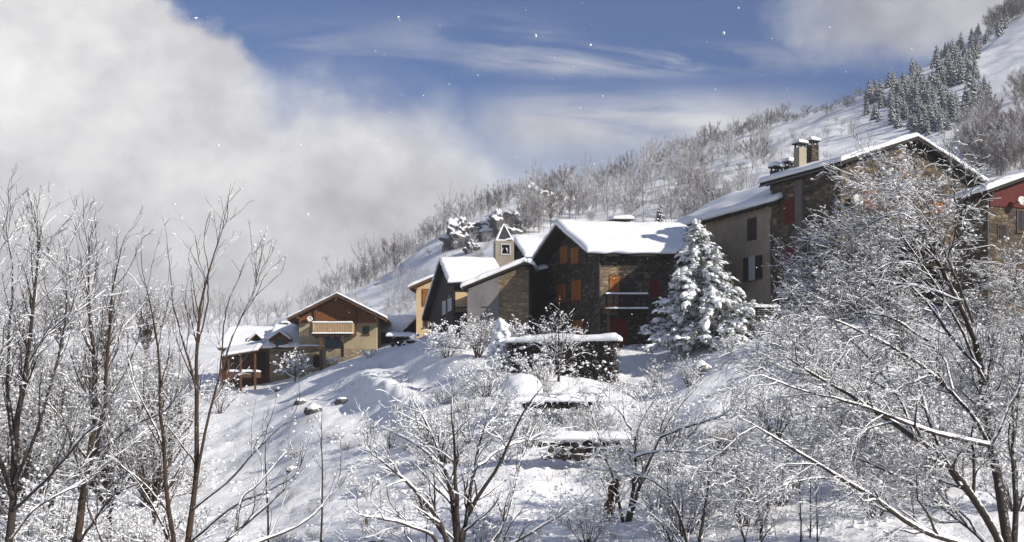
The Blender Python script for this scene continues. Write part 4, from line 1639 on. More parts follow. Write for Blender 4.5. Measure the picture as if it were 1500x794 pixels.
def snow_pads(C, D, rad, rng):
    """soft elongated cushions of snow that follow the bough direction D and sag at their outer end"""
    global ICO2
    if ICO2 is None:
        bm = bmesh.new()
        bmesh.ops.create_icosphere(bm, subdivisions=2, radius=1)
        ICO2 = (np.array([list(v.co) for v in bm.verts]), np.array([[v.index for v in f.verts] for f in bm.faces]))
        bm.free()
    V0, F0 = ICO2
    N = len(C)
    if N == 0:
        return np.zeros((0, 3)), np.zeros((0, 3), int)
    X = D.copy()
    X[:, 2] *= .7
    X = norm(X)
    Yv = norm(np.cross(np.array([0, 0, 1.0]), X))
    Zv = np.cross(X, Yv)
    w = np.zeros((N, len(V0)))
    for f in (1.6, 2.9, 5.0):
        k = rng.randn(N, 3) * f
        w += np.sin(k @ V0.T + rng.rand(N, 1) * 6.28) * .16 / f ** .35
    S0 = V0[None] * (1 + w)[..., None] * rad[:, None, None]
    x, y, z = S0[..., 0] * rng.uniform(1.0, 1.7, (N, 1)), S0[..., 1] * rng.uniform(.7, 1.1, (N, 1)), S0[..., 2] * rng.uniform(.45, .7, (N, 1))
    z = np.where(z < 0, z * .5, z) - .35 * np.clip(x, 0, 9) ** 2 / np.maximum(rad[:, None], .02) - .22 * y ** 2 / np.maximum(rad[:, None], .02)
    V = C[:, None] + x[..., None] * X[:, None] + y[..., None] * Yv[:, None] + z[..., None] * Zv[:, None]
    Q = (np.arange(N) * len(V0))[:, None, None] + F0[None]
    return V.reshape(-1, 3), Q.reshape(-1, 3)


def join(parts):
    Vs, Qs, o = [], [], 0
    for V, Q in parts:
        if len(V) == 0:
            continue
        Vs.append(V)
        Qs.append(Q + o)
        o += len(V)
    return np.concatenate(Vs), np.concatenate(Qs)


def tri_to_quad(Q):
    return np.concatenate([Q, Q[:, -1:]], 1)


def bare_tree(name, label, cat, base, limbs, seed, levels, mats=('bark', 'twig'), snow=1.0, clods=0, clod_r=(0.03, 0.08), group=None, jit=0.03, nl=14, cover=0.75, keep=.55):
    """limbs: list of (points, r0, r1) in world space. levels: list of sprout keyword dicts.
    trunk = the traced limbs and first boughs, crown = twigs, snow = what lies on them"""
    rng = np.random.RandomState(seed)
    root = empty(name, base)
    tag(root, label, cat, group)
    b = np.array(list(base))
    P = np.stack([resample(l[0], nl, jit, rng) for l in limbs]) - b
    R = np.stack([np.linspace(1, 0, nl) ** 0.8 * (l[1] - l[2]) + l[2] for l in limbs])
    groups = [(P, R)]
    for lv in levels:
        P, R = sprout(P, R, rng, **lv)
        groups.append((P, R))
    tv = [tubes(*groups[0], k=7)]
    if len(groups) > 3:
        tv.append(tubes(*groups[1], k=5))
        cv = [tubes(*g, k=3) for g in groups[2:]]
    else:
        cv = [tubes(*g, k=3) for g in groups[1:]]
    link('trunk', np_mesh('trunk', *join(tv), M[mats[0]]), root)
    crown = link('crown', np_mesh('crown', *join(cv), M[mats[1]]), root)
    if snow > 0:
        sv = []
        for i, (p, r) in enumerate(groups):
            if i >= 2 or (i == 1 and len(groups) < 4):
                kk = rng.rand(len(p)) < keep
                p, r = p[kk], r[kk]
            q, s = snow_lines(p, r, rng, snow, rmin=0.006, rmax=0.10, cover=cover)
            sv.append(tubes(q, s, k=5 if i < 2 else 3))
        V, Q = join(sv)
        if clods:
            p = groups[-1][0]
            r = groups[-1][1]
            pick = rng.randint(0, len(p), clods)
            at = rng.randint(1, p.shape[1], clods)
            C = p[pick, at] + np.array([0, 0, 0.02])
            rad = rng.uniform(clod_r[0], clod_r[1], clods) * (0.6 + 0.8 * rng.rand(clods) ** 2)
            V2, Q2 = blobs(C, rad, rng)
            V, Q = join([(V, Q), (V2, tri_to_quad(Q2))])
        me = mixed_mesh('snow', V, Q, M['twig_snow'])
        link('snow', me, crown)
    return root


def mixed_mesh(name, V, Q, mat):
    """quads in which a repeated last index marks a triangle"""
    tri = Q[:, 2] == Q[:, 3]
    n = np.where(tri, 3, 4)
    mask = np.ones(Q.shape, bool)
    mask[tri, 3] = False
    me = bpy.data.meshes.new(name)
    me.vertices.add(len(V))
    me.vertices.foreach_set('co', np.ascontiguousarray(V, dtype=np.float32).ravel())
    me.loops.add(int(n.sum()))
    me.loops.foreach_set('vertex_index', Q[mask].astype(np.int32))
    me.polygons.add(len(Q))
    st = np.concatenate([[0], np.cumsum(n)[:-1]]).astype(np.int32)
    me.polygons.foreach_set('loop_start', st)
    me.polygons.foreach_set('use_smooth', np.ones(len(Q), bool))
    me.update(calc_edges=True)
    me.materials.append(mat)
    return me


def path(pts, Y, dY=0.0, bend=0.0):
    """image points on a limb -> world points, its distance drifting by dY towards the tip"""
    n = len(pts)
    return [W(x, y, Y + dY * (i / max(1, n - 1)) ** 1.3 + bend * math.sin(3.1 * i / max(1, n - 1))) for i, (x, y) in enumerate(pts)]


path0 = path


def copy_tree(o, loc, rz=0.0, s=1.0, label=None, group=None):
    c = o.copy()
    COL.objects.link(c)
    c.location = loc
    c.rotation_euler = (0, 0, rz)
    c.scale = (s, s, s)
    if label:
        c['label'] = label
    if group:
        c['group'] = group
    for ch in list(o.children):
        k = ch.copy()
        COL.objects.link(k)
        k.parent = c
        for g in list(ch.children):
            q = g.copy()
            COL.objects.link(q)
            q.parent = k
    return c


# ------------------------------------------------------------------ the spruce beside the middle house
def spruce(name, label, base, H, seed, prof, sides=(), group=None, snow_amt=1.0, nb=230, spruce_nz=1.0):
    rng = np.random.RandomState(seed)
    root = empty(name, base)
    tag(root, label, 'spruce', group)
    tr = MB().tube([base + Z3 * (-.5), base + Z3 * H * .5, base + Z3 * (H * .98)], [H * .026, H * .014, .02], 8)
    trunk = tr.build('trunk', M['bark_brown'], root)
    # boughs
    h = np.sort(rng.rand(nb) ** 1.2) * (H * 0.91) + H * 0.085
    P = np.zeros((nb, 6, 3))
    ph = rng.rand(nb) * 2 * np.pi
    bumpy = 1 + .22 * np.sin(3 * ph + 9 * h / H) * np.sin(17 * h / H + 2 * ph)
    R = bumpy * np.interp(h / H, [p[0] for p in prof], [p[1] for p in prof]) * (0.72 + 0.42 * rng.rand(nb))
    for (az, wdt, lo, hi, mul) in sides:
        dd = np.abs((ph - az + np.pi) % (2 * np.pi) - np.pi)
        sel = (dd < wdt) & (h / H > lo) & (h / H < hi)
        R[sel] *= mul
    for i in range(6):
        t = i / 5
        P[:, i, 0] = np.cos(ph) * R * t
        P[:, i, 1] = np.sin(ph) * R * t
        P[:, i, 2] = h + R * (0.10 * t - 0.42 * t ** 1.6 + 0.16 * t ** 4) * spruce_nz
    P[:, 1:] += rng.randn(nb, 5, 3) * 0.035 * (R[:, None, None])
    RR = np.linspace(.035, .012, 6)[None, :].repeat(nb, 0)
    P2, R2 = sprout(P, RR, rng, 5.0, (40, 70), (.35, .95), up=-.12, wob=.12, curve=-.05, n=4, rs=.7, rmin=.008, f0=.2, taper=.45)
    P3, R3 = sprout(P2, R2, rng, 7.0, (35, 65), (.15, .36), up=-.1, wob=.1, curve=-.08, n=3, rs=.8, rmin=.008, f0=.15, taper=.3)
    bv = [tubes(P, RR, 4), tubes(P2, R2, 3), tubes(P3, R3, 3)]
    # needles: short blades along twigs
    allp = np.concatenate([P2[:, 1:].reshape(-1, 3), P3[:, 1:].reshape(-1, 3)])
    dirs = np.concatenate([(P2[:, 1:] - P2[:, :-1]).reshape(-1, 3), (P3[:, 1:] - P3[:, :-1]).reshape(-1, 3)])
    rep = 3
    c = np.repeat(allp, rep, 0) + rng.randn(len(allp) * rep, 3) * .035
    d = norm(np.repeat(norm(dirs), rep, 0) + rng.randn(len(c), 3) * .65)
    s = norm(np.cross(d, rng.randn(len(c), 3)))
    ln, wd = rng.uniform(.06, .13, len(c))[:, None], .016
    NV = np.stack([c - s * wd, c + s * wd, c + d * ln + s * wd * .4, c + d * ln - s * wd * .4], 1).reshape(-1, 3)
    NQ = np.arange(len(NV)).reshape(-1, 4)
    crown = link('crown', np_mesh('crown', *join(bv + [(NV, NQ)]), M['needle']), root)
    crown.data.transform(Matrix.Translation((0, 0, 0)))
    # snow lying in drooping pads on the boughs
    pads = []
    for i, pr, r0, r1 in ((2, .5, .14, .26), (3, .8, .18, .34), (4, .95, .2, .38), (5, .95, .15, .28)):
        k = rng.rand(nb) < pr * snow_amt
        rad = rng.uniform(r0, r1, k.sum()) * (.45 + .55 * np.clip(R[k] / 2.4, 0, 1)) * H / 8.5
        d = norm(P[k, i] - P[k, i - 1])
        pads.append(snow_pads(P[k, i] + np.array([0, 0, .05]), d, rad, rng))
    k = rng.rand(len(P2)) < .85 * snow_amt
    pads.append(snow_pads(P2[k, 2] + np.array([0, 0, .03]), norm(P2[k, 3] - P2[k, 1]), rng.uniform(.08, .18, k.sum()), rng))
    V, Q = join(pads)
    q, sr = snow_lines(P, RR, rng, 2.2, .03, .10, .95)
    q2, s2 = snow_lines(P2, R2, rng, 1.6, .02, .06, .9)
    V, Q = join([(V, tri_to_quad(Q)), tubes(q, sr, 5), tubes(q2, s2, 4)])
    link('snow', mixed_mesh('snow', V, Q, M['snow']), crown)
    return root


g0 = on_ground(1041, 86)
SPR = spruce('snowy_spruce', 'broad spruce loaded with thick snow standing in front of the beige rendered house', Vector((g0.x, g0.y, g0.z - .1)), W(1018, 322, 86).z - g0.z + .1, 5,
       [(0, 3.4), (.10, 4.1), (.25, 4.2), (.38, 3.6), (.46, 2.6), (.55, 2.0), (.67, 1.55), (.8, 1.0), (.92, .5), (1, .12)],
       sides=[(0.0, .8, .22, .5, 1.4), (math.pi, .5, .0, .16, 1.25), (math.pi, .9, .3, .6, .95)], nb=235)
# the top leans to the left as in the photograph
for ch in list(SPR.children) + [g for c in SPR.children for g in c.children]:
    mt = Matrix(((1, 0, -.115, 0), (0, 1, 0, 0), (0, 0, 1, 0), (0, 0, 0, 1)))
    if ch.type == 'MESH':
        ch.data.transform(mt)

# ------------------------------------------------------------------ traced foreground trees
LV_RIGHT = [
    dict(dens=2.4, ang=(25, 60), length=(1.3, 3.4), up=.12, bias=(-.22, 0, 0), wob=.2, curve=.0, n=7, rs=.55, rmin=.014, rmax=.06, f0=.22, taper=.5),
    dict(dens=4.0, ang=(25, 65), length=(.6, 1.7), up=.05, bias=(-.1, 0, 0), wob=.24, curve=-.03, n=5, rs=.55, rmin=.008, f0=.12, taper=.45),
    dict(dens=6.0, ang=(25, 70), length=(.25, .75), up=.0, wob=.3, curve=-.03, n=4, rs=.6, rmin=.008, f0=.1, taper=.4),
    dict(dens=5.0, ang=(25, 70), length=(.12, .32), up=.0, wob=.3, n=3, rs=.7, rmin=.005, f0=.15, taper=.3),
]


def right_tree():
    Y = 37.0
    raw = [
        ([(1486, 850), (1470, 735), (1450, 636), (1443, 536), (1433, 468), (1408, 406), (1383, 360), (1352, 285), (1335, 228)], .20, .02, 2, 1),
        ([(1484, 845), (1455, 770), (1410, 704), (1388, 667), (1345, 640), (1290, 600), (1210, 545), (1150, 505)], .16, .02, -3, 1),
        ([(1450, 640), (1428, 590), (1396, 549), (1365, 515), (1327, 483), (1265, 450), (1215, 432)], .085, .015, -1, 1),
        ([(1448, 638), (1396, 627), (1327, 599), (1265, 571), (1190, 555), (1125, 530)], .08, .015, -3.5, 0),
        ([(1436, 515), (1420, 495), (1396, 468), (1359, 412), (1321, 368), (1275, 335), (1240, 322)], .07, .015, 2, 0),
        ([(1396, 549), (1385, 500), (1360, 470), (1330, 455), (1280, 440)], .05, .012, 3, 0),
        ([(1484, 840), (1420, 800), (1352, 785), (1300, 740), (1247, 698), (1166, 640), (1112, 605)], .12, .02, -4, 0),
        ([(1484, 842), (1490, 740), (1480, 640), (1490, 540), (1498, 440), (1490, 390)], .12, .02, 3, 0),
        ([(1408, 704), (1375, 650), (1350, 570), (1340, 500), (1330, 420), (1300, 350)], .09, .015, 4, 0),
        ([(1450, 640), (1475, 580), (1500, 520), (1530, 470), (1545, 420)], .08, .015, 2, 0),
        ([(1352, 285), (1320, 262), (1290, 268), (1255, 300)], .035, .012, 1, 0),
        ([(1383, 360), (1400, 300), (1405, 250), (1400, 225)], .035, .012, -1, 0),
        ([(1345, 640), (1320, 560), (1280, 500), (1230, 450), (1195, 395)], .06, .012, 3, 0),
        ([(1443, 536), (1405, 440), (1345, 345), (1295, 275), (1270, 262)], .06, .012, 2, 0),
        ([(1408, 406), (1355, 385), (1290, 375), (1235, 392), (1190, 405)], .05, .012, 3, 0),
        ([(1425, 440), (1400, 370), (1372, 300), (1345, 260)], .05, .012, -2, 0),
        ([(1360, 470), (1300, 430), (1250, 425), (1205, 445)], .05, .012, 2, 0),
        ([(1320, 560), (1255, 520), (1195, 505), (1150, 515)], .05, .012, 2, 0),
        ([(1247, 698), (1210, 690), (1160, 700), (1110, 730)], .05, .012, -2, 0),
        ([(1484, 845), (1440, 790), (1400, 760), (1340, 700), (1260, 660), (1200, 640)], .10, .015, 3, 1),
    ]
    limbs = []
    starts = {}
    for pts, r0, r1, dY, bend in raw:
        pts = [(x, 794 - (794 - y) * (.91 if y < 794 else 1)) for x, y in pts]
        r0 = r0 * .85
        y0 = Y
        # a limb that starts on another limb takes its distance from there
        limbs.append((path(pts, y0, dY, bend), r0, r1))
    base = Vector(limbs[0][0][0])
    return bare_tree('snowy_tree', 'huge leaning bare tree clotted with snow filling the right foreground', 'tree', base, limbs, 21, LV_RIGHT, snow=.72, clods=4000, clod_r=(.02, .05), cover=.9, jit=.05, nl=18, keep=.8)


right_tree()

LV_LEFT = [
    dict(dens=1.5, ang=(20, 50), length=(1.0, 2.9), up=.35, wob=.12, curve=.06, n=6, rs=.5, rmin=.010, rmax=.04, f0=.25, taper=.5),
    dict(dens=2.2, ang=(20, 55), length=(.4, 1.2), up=.2, wob=.16, curve=.04, n=5, rs=.55, rmin=.007, f0=.15, taper=.4),
    dict(dens=2.8, ang=(20, 60), length=(.15, .5), up=.1, wob=.22, n=4, rs=.6, rmin=.005, f0=.2, taper=.4),
]


def left_trees():
    Y = 33.0
    def path(pts, Y, dY=0.0, bend=0.0):
        return path0([(x, 794 - (794 - y) * .90) for x, y in pts], Y, dY, bend)
    a = [([(5, 860), (22, 740), (22, 640), (42, 500), (50, 410), (58, 310), (62, 285)], .15, .012, 1),
         ([(22, 700), (60, 600), (80, 510), (98, 400), (100, 330)], .07, .01, 2),
         ([(18, 720), (-20, 600), (-30, 480), (-15, 380), (5, 300)], .09, .01, -1),
         ([(22, 660), (10, 560), (15, 450), (25, 350), (20, 295)], .07, .01, 2),
         ([(22, 740), (70, 690), (110, 640), (150, 600)], .06, .01, -2),
         ([(15, 790), (60, 730), (130, 690), (180, 640)], .05, .01, 2),
         ([(42, 500), (75, 450), (110, 420), (130, 395)], .04, .01, 1)]
    bare_tree('bare_tree', 'dense grey bare tree with fine frosted twigs at the far left edge', 'tree', Vector(path(a[0][0], Y)[0]), [(path(p, Y, d), r0 * .8, r1) for p, r0, r1, d in a], 31,
              [dict(LV_LEFT[0], dens=3.2), dict(LV_LEFT[1], dens=4.2), dict(LV_LEFT[2], dens=4.5)], snow=1.0, clods=200, clod_r=(.015, .035), cover=.8, jit=.05, group='bare trees in the left foreground')
    Y = 36.0
    a = [([(104, 850), (118, 740), (128, 660), (137, 580), (135, 480), (126, 390), (130, 320)], .17, .012, 1),
         ([(122, 720), (142, 650), (158, 570), (164, 460), (170, 370), (180, 318)], .11, .012, -1),
         ([(135, 480), (115, 430), (105, 395), (92, 370)], .04, .01, 1),
         ([(158, 570), (190, 500), (205, 440), (208, 390)], .04, .01, 1),
         ([(128, 660), (100, 610), (70, 570), (55, 560)], .05, .01, -2),
         ([(142, 650), (200, 600), (235, 590), (260, 560)], .05, .01, -2),
         ([(110, 800), (160, 720), (215, 690)], .06, .01, -2)]
    bare_tree('bare_tree', 'forked bare tree with sunlit brown trunk, second from the left edge', 'tree', Vector(path(a[0][0], Y)[0]), [(path(p, Y, d), r0 * .75, r1) for p, r0, r1, d in a], 32, [dict(LV_LEFT[0], dens=2.3), dict(LV_LEFT[1], dens=3.4), dict(LV_LEFT[2], dens=4.0)], mats=('bark_brown', 'twig'), snow=1.0, clods=120, clod_r=(.015, .035), cover=.8, jit=.05, group='bare trees in the left foreground')
    Y = 30.0
    a = [([(268, 860), (282, 740), (292, 640), (290, 520), (292, 420), (312, 350), (332, 285)], .115, .008, .5),
         ([(262, 850), (248, 740), (240, 640), (236, 540), (232, 450), (222, 400), (213, 360)], .09, .008, -1),
         ([(288, 690), (305, 600), (322, 520), (342, 450), (362, 410), (374, 368)], .055, .008, .6),
         ([(290, 560), (272, 470), (262, 410), (256, 350)], .045, .008, .5),
         ([(291, 470), (302, 400), (306, 350), (300, 320)], .03, .008, -.5),
         ([(322, 520), (325, 440), (332, 390), (345, 360)], .03, .008, .3),
         ([(240, 640), (205, 560), (190, 500), (180, 470)], .04, .008, 1),
         ([(284, 740), (340, 690), (390, 630), (428, 590)], .045, .008, -.6),
         ([(250, 750), (205, 690), (180, 670), (160, 640)], .04, .008, -.6),
         ([(275, 800), (330, 745), (380, 720), (420, 700)], .045, .01, -1.5)]
    bare_tree('bare_tree', 'slender many stemmed bare tree with upright twigs against the clouds, left of the hamlet', 'tree', Vector(path(a[0][0], Y)[0]), [(path(p, Y, d), r0 * .72, r1) for p, r0, r1, d in a], 33,
              [dict(LV_LEFT[0], dens=1.9, length=(.7, 2.0)), dict(LV_LEFT[1], dens=2.0), dict(LV_LEFT[2], dens=2.6)], mats=('bark_brown', 'twig_bare'), snow=.9, clods=90, clod_r=(.015, .035), cover=.65, jit=.045, group='bare trees in the left foreground')
    Y = 24.0
    a = [([(230, 960), (300, 830), (345, 775), (392, 738), (430, 690)], .085, .01, 1),
         ([(345, 775), (355, 720), (390, 690), (420, 650)], .035, .008, 1),
         ([(300, 830), (380, 790), (450, 760), (490, 700)], .045, .008, 1),
         ([(250, 930), (255, 830), (230, 750), (190, 690)], .05, .008, 0),
         ([(240, 940), (190, 860), (150, 790), (130, 740)], .05, .008, 0)]
    bare_tree('bare_tree', 'low tree reaching thick diagonal boughs into the lower left corner', 'tree', Vector(path(a[0][0], Y)[0]), [(path(p, Y, d), r0, r1) for p, r0, r1, d in a], 34,
              [dict(LV_LEFT[0], dens=1.6, length=(.5, 1.5)), dict(LV_LEFT[1], dens=2.0, length=(.3, .8)), dict(LV_LEFT[2])], snow=.9, clods=250, clod_r=(.015, .03), cover=.6, group='bare trees in the left foreground')


left_trees()

LV_MID = [
    dict(dens=1.5, ang=(20, 55), length=(.7, 2.0), up=.15, wob=.16, curve=.04, n=6, rs=.55, rmin=.010, rmax=.045, f0=.2, taper=.5),
    dict(dens=2.8, ang=(25, 60), length=(.35, 1.0), up=.1, wob=.2, n=5, rs=.55, rmin=.007, f0=.15, taper=.4),
    dict(dens=3.4, ang=(25, 65), length=(.15, .45), up=.05, wob=.25, n=4, rs=.6, rmin=.005, f0=.15, taper=.4),
]


def middle_trees():
    Y = 34.0
    a = [([(665, 850), (672, 765), (656, 690), (640, 640), (612, 590), (600, 565)], .10, .01, 1.5),
         ([(668, 850), (673, 762), (668, 690), (664, 630), (660, 590)], .09, .01, -.6),
         ([(669, 850), (680, 762), (692, 690), (702, 640), (722, 580)], .08, .01, .8),
         ([(670, 850), (676, 766), (722, 700), (745, 655), (762, 605), (792, 568)], .08, .01, -1),
         ([(663, 850), (650, 768), (608, 720), (570, 685), (540, 665)], .09, .01, -1.5),
         ([(663, 850), (640, 780), (580, 760), (522, 750)], .07, .01, -2),
         ([(672, 850), (735, 780), (752, 720), (772, 650), (800, 600)], .07, .01, 2),
         ([(656, 690), (620, 660), (590, 640), (560, 625)], .045, .01, 1),
         ([(692, 690), (725, 665), (760, 650), (800, 640)], .04, .01, 2),
         ([(672, 850), (740, 800), (800, 770), (850, 740)], .06, .01, -1),
         ([(663, 850), (610, 800), (560, 790), (510, 795)], .06, .01, 1)]
    bare_tree('bare_tree', 'fan shaped bare tree with snow lined branches at bottom centre', 'tree', Vector(path(a[0][0], Y)[0]), [(path(p, Y, d), r0, r1) for p, r0, r1, d in a], 41, [dict(LV_MID[0], dens=3.2), dict(LV_MID[1], dens=4.4), dict(LV_MID[2], dens=4.6)], snow=1.15, clods=350, clod_r=(.015, .04), cover=.85, jit=.05)
    Y = 47.0
    a = [([(915, 780), (924, 720), (930, 670), (926, 630), (945, 600), (965, 570)], .09, .012, 1),
         ([(918, 780), (940, 700), (968, 640), (1000, 590), (1030, 560)], .09, .012, 1),
         ([(915, 780), (900, 700), (880, 650), (870, 610), (860, 590)], .07, .012, 1),
         ([(926, 630), (905, 600), (885, 580)], .04, .01, 1),
         ([(968, 640), (1010, 625), (1050, 615), (1075, 600)], .05, .01, -2),
         ([(930, 670), (960, 660), (1000, 655), (1040, 665)], .045, .01, -2),
         ([(940, 700), (900, 690), (860, 690)], .045, .01, 2)]
    bare_tree('bare_tree', 'tangled snow clotted tree on the slope below the spruce', 'tree', Vector(path(a[0][0], Y)[0]), [(path(p, Y, d), r0, r1) for p, r0, r1, d in a], 42,
              [dict(LV_MID[0], dens=3.0), dict(LV_MID[1], dens=4.2), dict(LV_MID[2], dens=5.0)], mats=('bark', 'twig'), snow=1.2, clods=900, clod_r=(.02, .05), cover=.85, jit=.06)
    Y = 40.0
    a = [([(1020, 860), (1008, 790), (996, 740), (965, 705), (920, 690)], .08, .012, 1),
         ([(1020, 860), (1030, 780), (1040, 720), (1045, 670), (1070, 640)], .07, .012, 1),
         ([(1100, 860), (1118, 790), (1115, 745), (1092, 700), (1062, 690), (1020, 685)], .07, .012, -1),
         ([(1020, 860), (980, 790), (960, 760), (940, 745)], .06, .012, -1),
         ([(1100, 860), (1090, 780), (1080, 740), (1090, 690)], .05, .012, 1)]
    bare_tree('bare_tree', 'low arching tree with snow rolls on its curved stems at lower centre right', 'tree', Vector(path(a[0][0], Y)[0]), [(path(p, Y, d), r0, r1) for p, r0, r1, d in a], 43,
              [dict(LV_MID[0], dens=3.2), dict(LV_MID[1], dens=4.2), dict(LV_MID[2], dens=5.0)], mats=('bark', 'twig'), snow=1.2, clods=800, clod_r=(.018, .045), cover=.85, jit=.06)
    # thin saplings
    for i, (px, py0, py1, Y) in enumerate([(1172, 830, 690, 41), (1186, 830, 684, 41.5), (1196, 830, 700, 40.5), (470, 840, 615, 33), (392, 840, 640, 34)]):
        lim = [(path([(px, py0), (px + 1, (py0 + py1) / 2), (px - 2, py1)], Y), .035, .008)]
        lab = ['slim sapling stem under the big right tree'] * 3 + ['thin lone sapling on the open slope left of the fan shaped tree', 'short thin sapling beside the thick boughs in the lower left']
        bare_tree('sapling', lab[i], 'sapling', Vector(lim[0][0][0]), lim, 60 + i, [dict(dens=2.2, ang=(20, 50), length=(.4, 1.2), up=.3, wob=.15, n=5, rs=.5, rmin=.007, f0=.2), dict(dens=2.5, ang=(20, 60), length=(.1, .4), up=.2, n=4, rs=.6, rmin=.005)], snow=1.0, group='saplings under the big right tree' if i < 3 else None)


middle_trees()


# ------------------------------------------------------------------ shrubs and small trees, each grown from the ground
def shrub(name, label, cat, px, Y, h, w, seed, stems=9, mats=('bark', 'twig'), snow=1.2, clods=300, clod_r=(.02, .06), group=None, dens=1.0, single=False, lean=0.0, base=None):
    rng = np.random.RandomState(seed)
    b = base or on_ground(px, Y, -.15)
    limbs = []
    for i in range(stems):
        a = 2 * math.pi * (i + rng.rand() * .7) / stems
        rr = w * (0.25 + 0.75 * rng.rand())
        hh = h * (1 - .35 * (rr / max(w, .01)) ** 2) * (0.8 + .2 * rng.rand())
        tip = b + Vector((math.cos(a) * rr + lean * hh, math.sin(a) * rr, hh))
        if single:
            f = 0.25 + .5 * rng.rand()
            s = b + Vector((0, 0, h * f * .6))
            mid = s * .5 + tip * .5 + Vector((math.cos(a) * rr * .12, math.sin(a) * rr * .12, -.05 * h))
            limbs.append(([s, mid, tip], .012 * h + .004, .007))
        else:
            mid = b * .55 + tip * .45 + Vector((math.cos(a) * rr * .05, math.sin(a) * rr * .05, .1 * h))
            limbs.append(([b + Vector((math.cos(a) * .1, math.sin(a) * .1, 0)), mid, tip], .009 * h + .008, .006))
    if single:
        limbs.insert(0, ([b, b + Vector((lean * h * .4, 0, h * .5)), b + Vector((lean * h, 0, h))], .02 * h + .015, .008))
    q = h / 2.5
    lv = [dict(dens=2.6 * dens / q, ang=(20, 55), length=(.25 * h, .5 * h), up=.12, wob=.18, n=5, rs=.6, rmin=.007, f0=.2, taper=.5),
          dict(dens=5.0 * dens / q, ang=(25, 65), length=(.1 * h, .24 * h), up=.05, wob=.25, n=4, rs=.6, rmin=.006, f0=.15, taper=.4),
          dict(dens=6.0 * dens / q, ang=(25, 65), length=(.05 * h, .11 * h), up=.02, wob=.25, n=3, rs=.7, rmin=.005, f0=.15, taper=.4)]
    return bare_tree(name, label, cat, b, limbs, seed, lv, mats=mats, snow=snow, keep=.5, clods=int(clods * .6), clod_r=clod_r, group=group, nl=7, jit=.04)


shrub('frosted_shrub', 'rounded white shrub at the foot of the dark timber house', 'shrub', 655, 97, 2.6, 2.3, 101, 16, clods=1300, clod_r=(.05, .12), dens=1.2)
shrub('frosted_shrub', 'tall frosted shrub in the shade in front of the chapel wall', 'shrub', 700, 93, 3.1, 1.7, 102, 14, clods=800, clod_r=(.04, .09), dens=1.2)
shrub('frosted_shrub', 'bluish frosted bush between the chapel and the black lean-to shed', 'shrub', 752, 92, 2.6, 1.6, 103, 14, clods=900, clod_r=(.04, .1), dens=1.1)
shrub('small_tree', 'small frosted tree rising behind the hedge before the middle stone house', 'tree', 818, 81, 4.3, 1.5, 104, 12, clods=700, clod_r=(.03, .07), single=True, mats=('bark', 'twig'))
shrub('small_tree', 'little white tree in front of the small pale stone cottage', 'tree', 432, 120, 2.9, 1.6, 105, 12, clods=900, clod_r=(.05, .1), single=True)
shrub('rusty_shrub', 'shrub with rust brown leaves poking out below the snowy hedge', 'shrub', 792, 79, 2.0, 2.0, 106, 14, mats=('bark_brown', 'twig_rust'), clods=500, clod_r=(.04, .1))
shrub('frosted_shrub', 'dark twiggy shrub at the left end of the hedge', 'shrub', 712, 76, 2.2, 2.6, 107, 16, clods=700, clod_r=(.04, .09))
shrub('frosted_shrub', 'pinkish brown upright shrub on the bank left of the hedge', 'shrub', 628, 68, 2.4, .8, 108, 9, mats=('bark_brown', 'twig_rust'), clods=200, clod_r=(.03, .06))
shrub('frosted_shrub', 'wide grey thicket just above the fan shaped bare tree', 'shrub', 690, 66, 1.9, 2.6, 109, 18, clods=900, clod_r=(.03, .07))
shrub('frosted_shrub', 'small upright shrub standing alone on the shaded flank', 'shrub', 572, 70, 1.5, .6, 110, 8, mats=('bark_brown', 'twig_rust'), clods=120, clod_r=(.03, .06))
shrub('frosted_shrub', 'knee high white bush fringing the path on the flank', 'shrub', 540, 60, 1.1, 1.0, 111, 10, clods=300, clod_r=(.03, .07))
shrub('frosted_shrub', 'broad pale bush on the terrace under the hedge', 'shrub', 815, 70, 1.5, 2.4, 112, 16, clods=800, clod_r=(.03, .08), mats=('bark_brown', 'twig'))
shrub('frosted_shrub', 'frosted bush on the terrace right of the snow mound', 'shrub', 868, 69, 1.7, 1.6, 113, 14, clods=600, clod_r=(.03, .08))
shrub('frosted_shrub', 'thick white bush at the right end of the dark retaining wall', 'shrub', 985, 62, 2.5, 2.8, 114, 22, clods=1300, clod_r=(.03, .09))
shrub('frosted_shrub', 'spreading frosted bush beneath the spruce on the lit bank', 'shrub', 940, 74, 1.3, 2.0, 115, 14, clods=500, clod_r=(.03, .07))
shrub('rusty_shrub', 'low reddish shrub under the right side of the spruce', 'shrub', 1068, 80, 1.3, 1.0, 116, 10, mats=('bark_brown', 'twig_rust'), clods=90, clod_r=(.03, .06))
shrub('frosted_shrub', 'thin twiggy shrub by the trunk foot left of the spruce', 'shrub', 958, 80, 1.6, .8, 117, 9, mats=('bark_brown', 'twig'), clods=150, clod_r=(.03, .06))
shrub('frosted_shrub', 'snowy bush below the rendered house left of the huge leaning tree', 'shrub', 1175, 76, 2.6, 2.2, 118, 16, clods=1200, clod_r=(.04, .1))
shrub('frosted_shrub', 'brown twiggy thicket below the red boarded house', 'shrub', 1440, 62, 4.6, 3.2, 119, 18, mats=('bark_brown', 'twig_bare'), clods=500, clod_r=(.03, .07))
shrub('frosted_shrub', 'greyish thicket at the right edge behind the huge leaning tree', 'shrub', 1510, 58, 5.2, 3.0, 120, 18, mats=('bark_brown', 'twig'), clods=700, clod_r=(.03, .07))
shrub('frosted_shrub', 'snow bent bush at the foot of the low red timber house', 'shrub', 322, 112, 3.0, 2.4, 122, 14, clods=900, clod_r=(.05, .1))
shrub('frosted_shrub', 'small white bush on the snow bank below the chalet', 'shrub', 540, 114, .8, 1.2, 123, 10, clods=300, clod_r=(.04, .09))
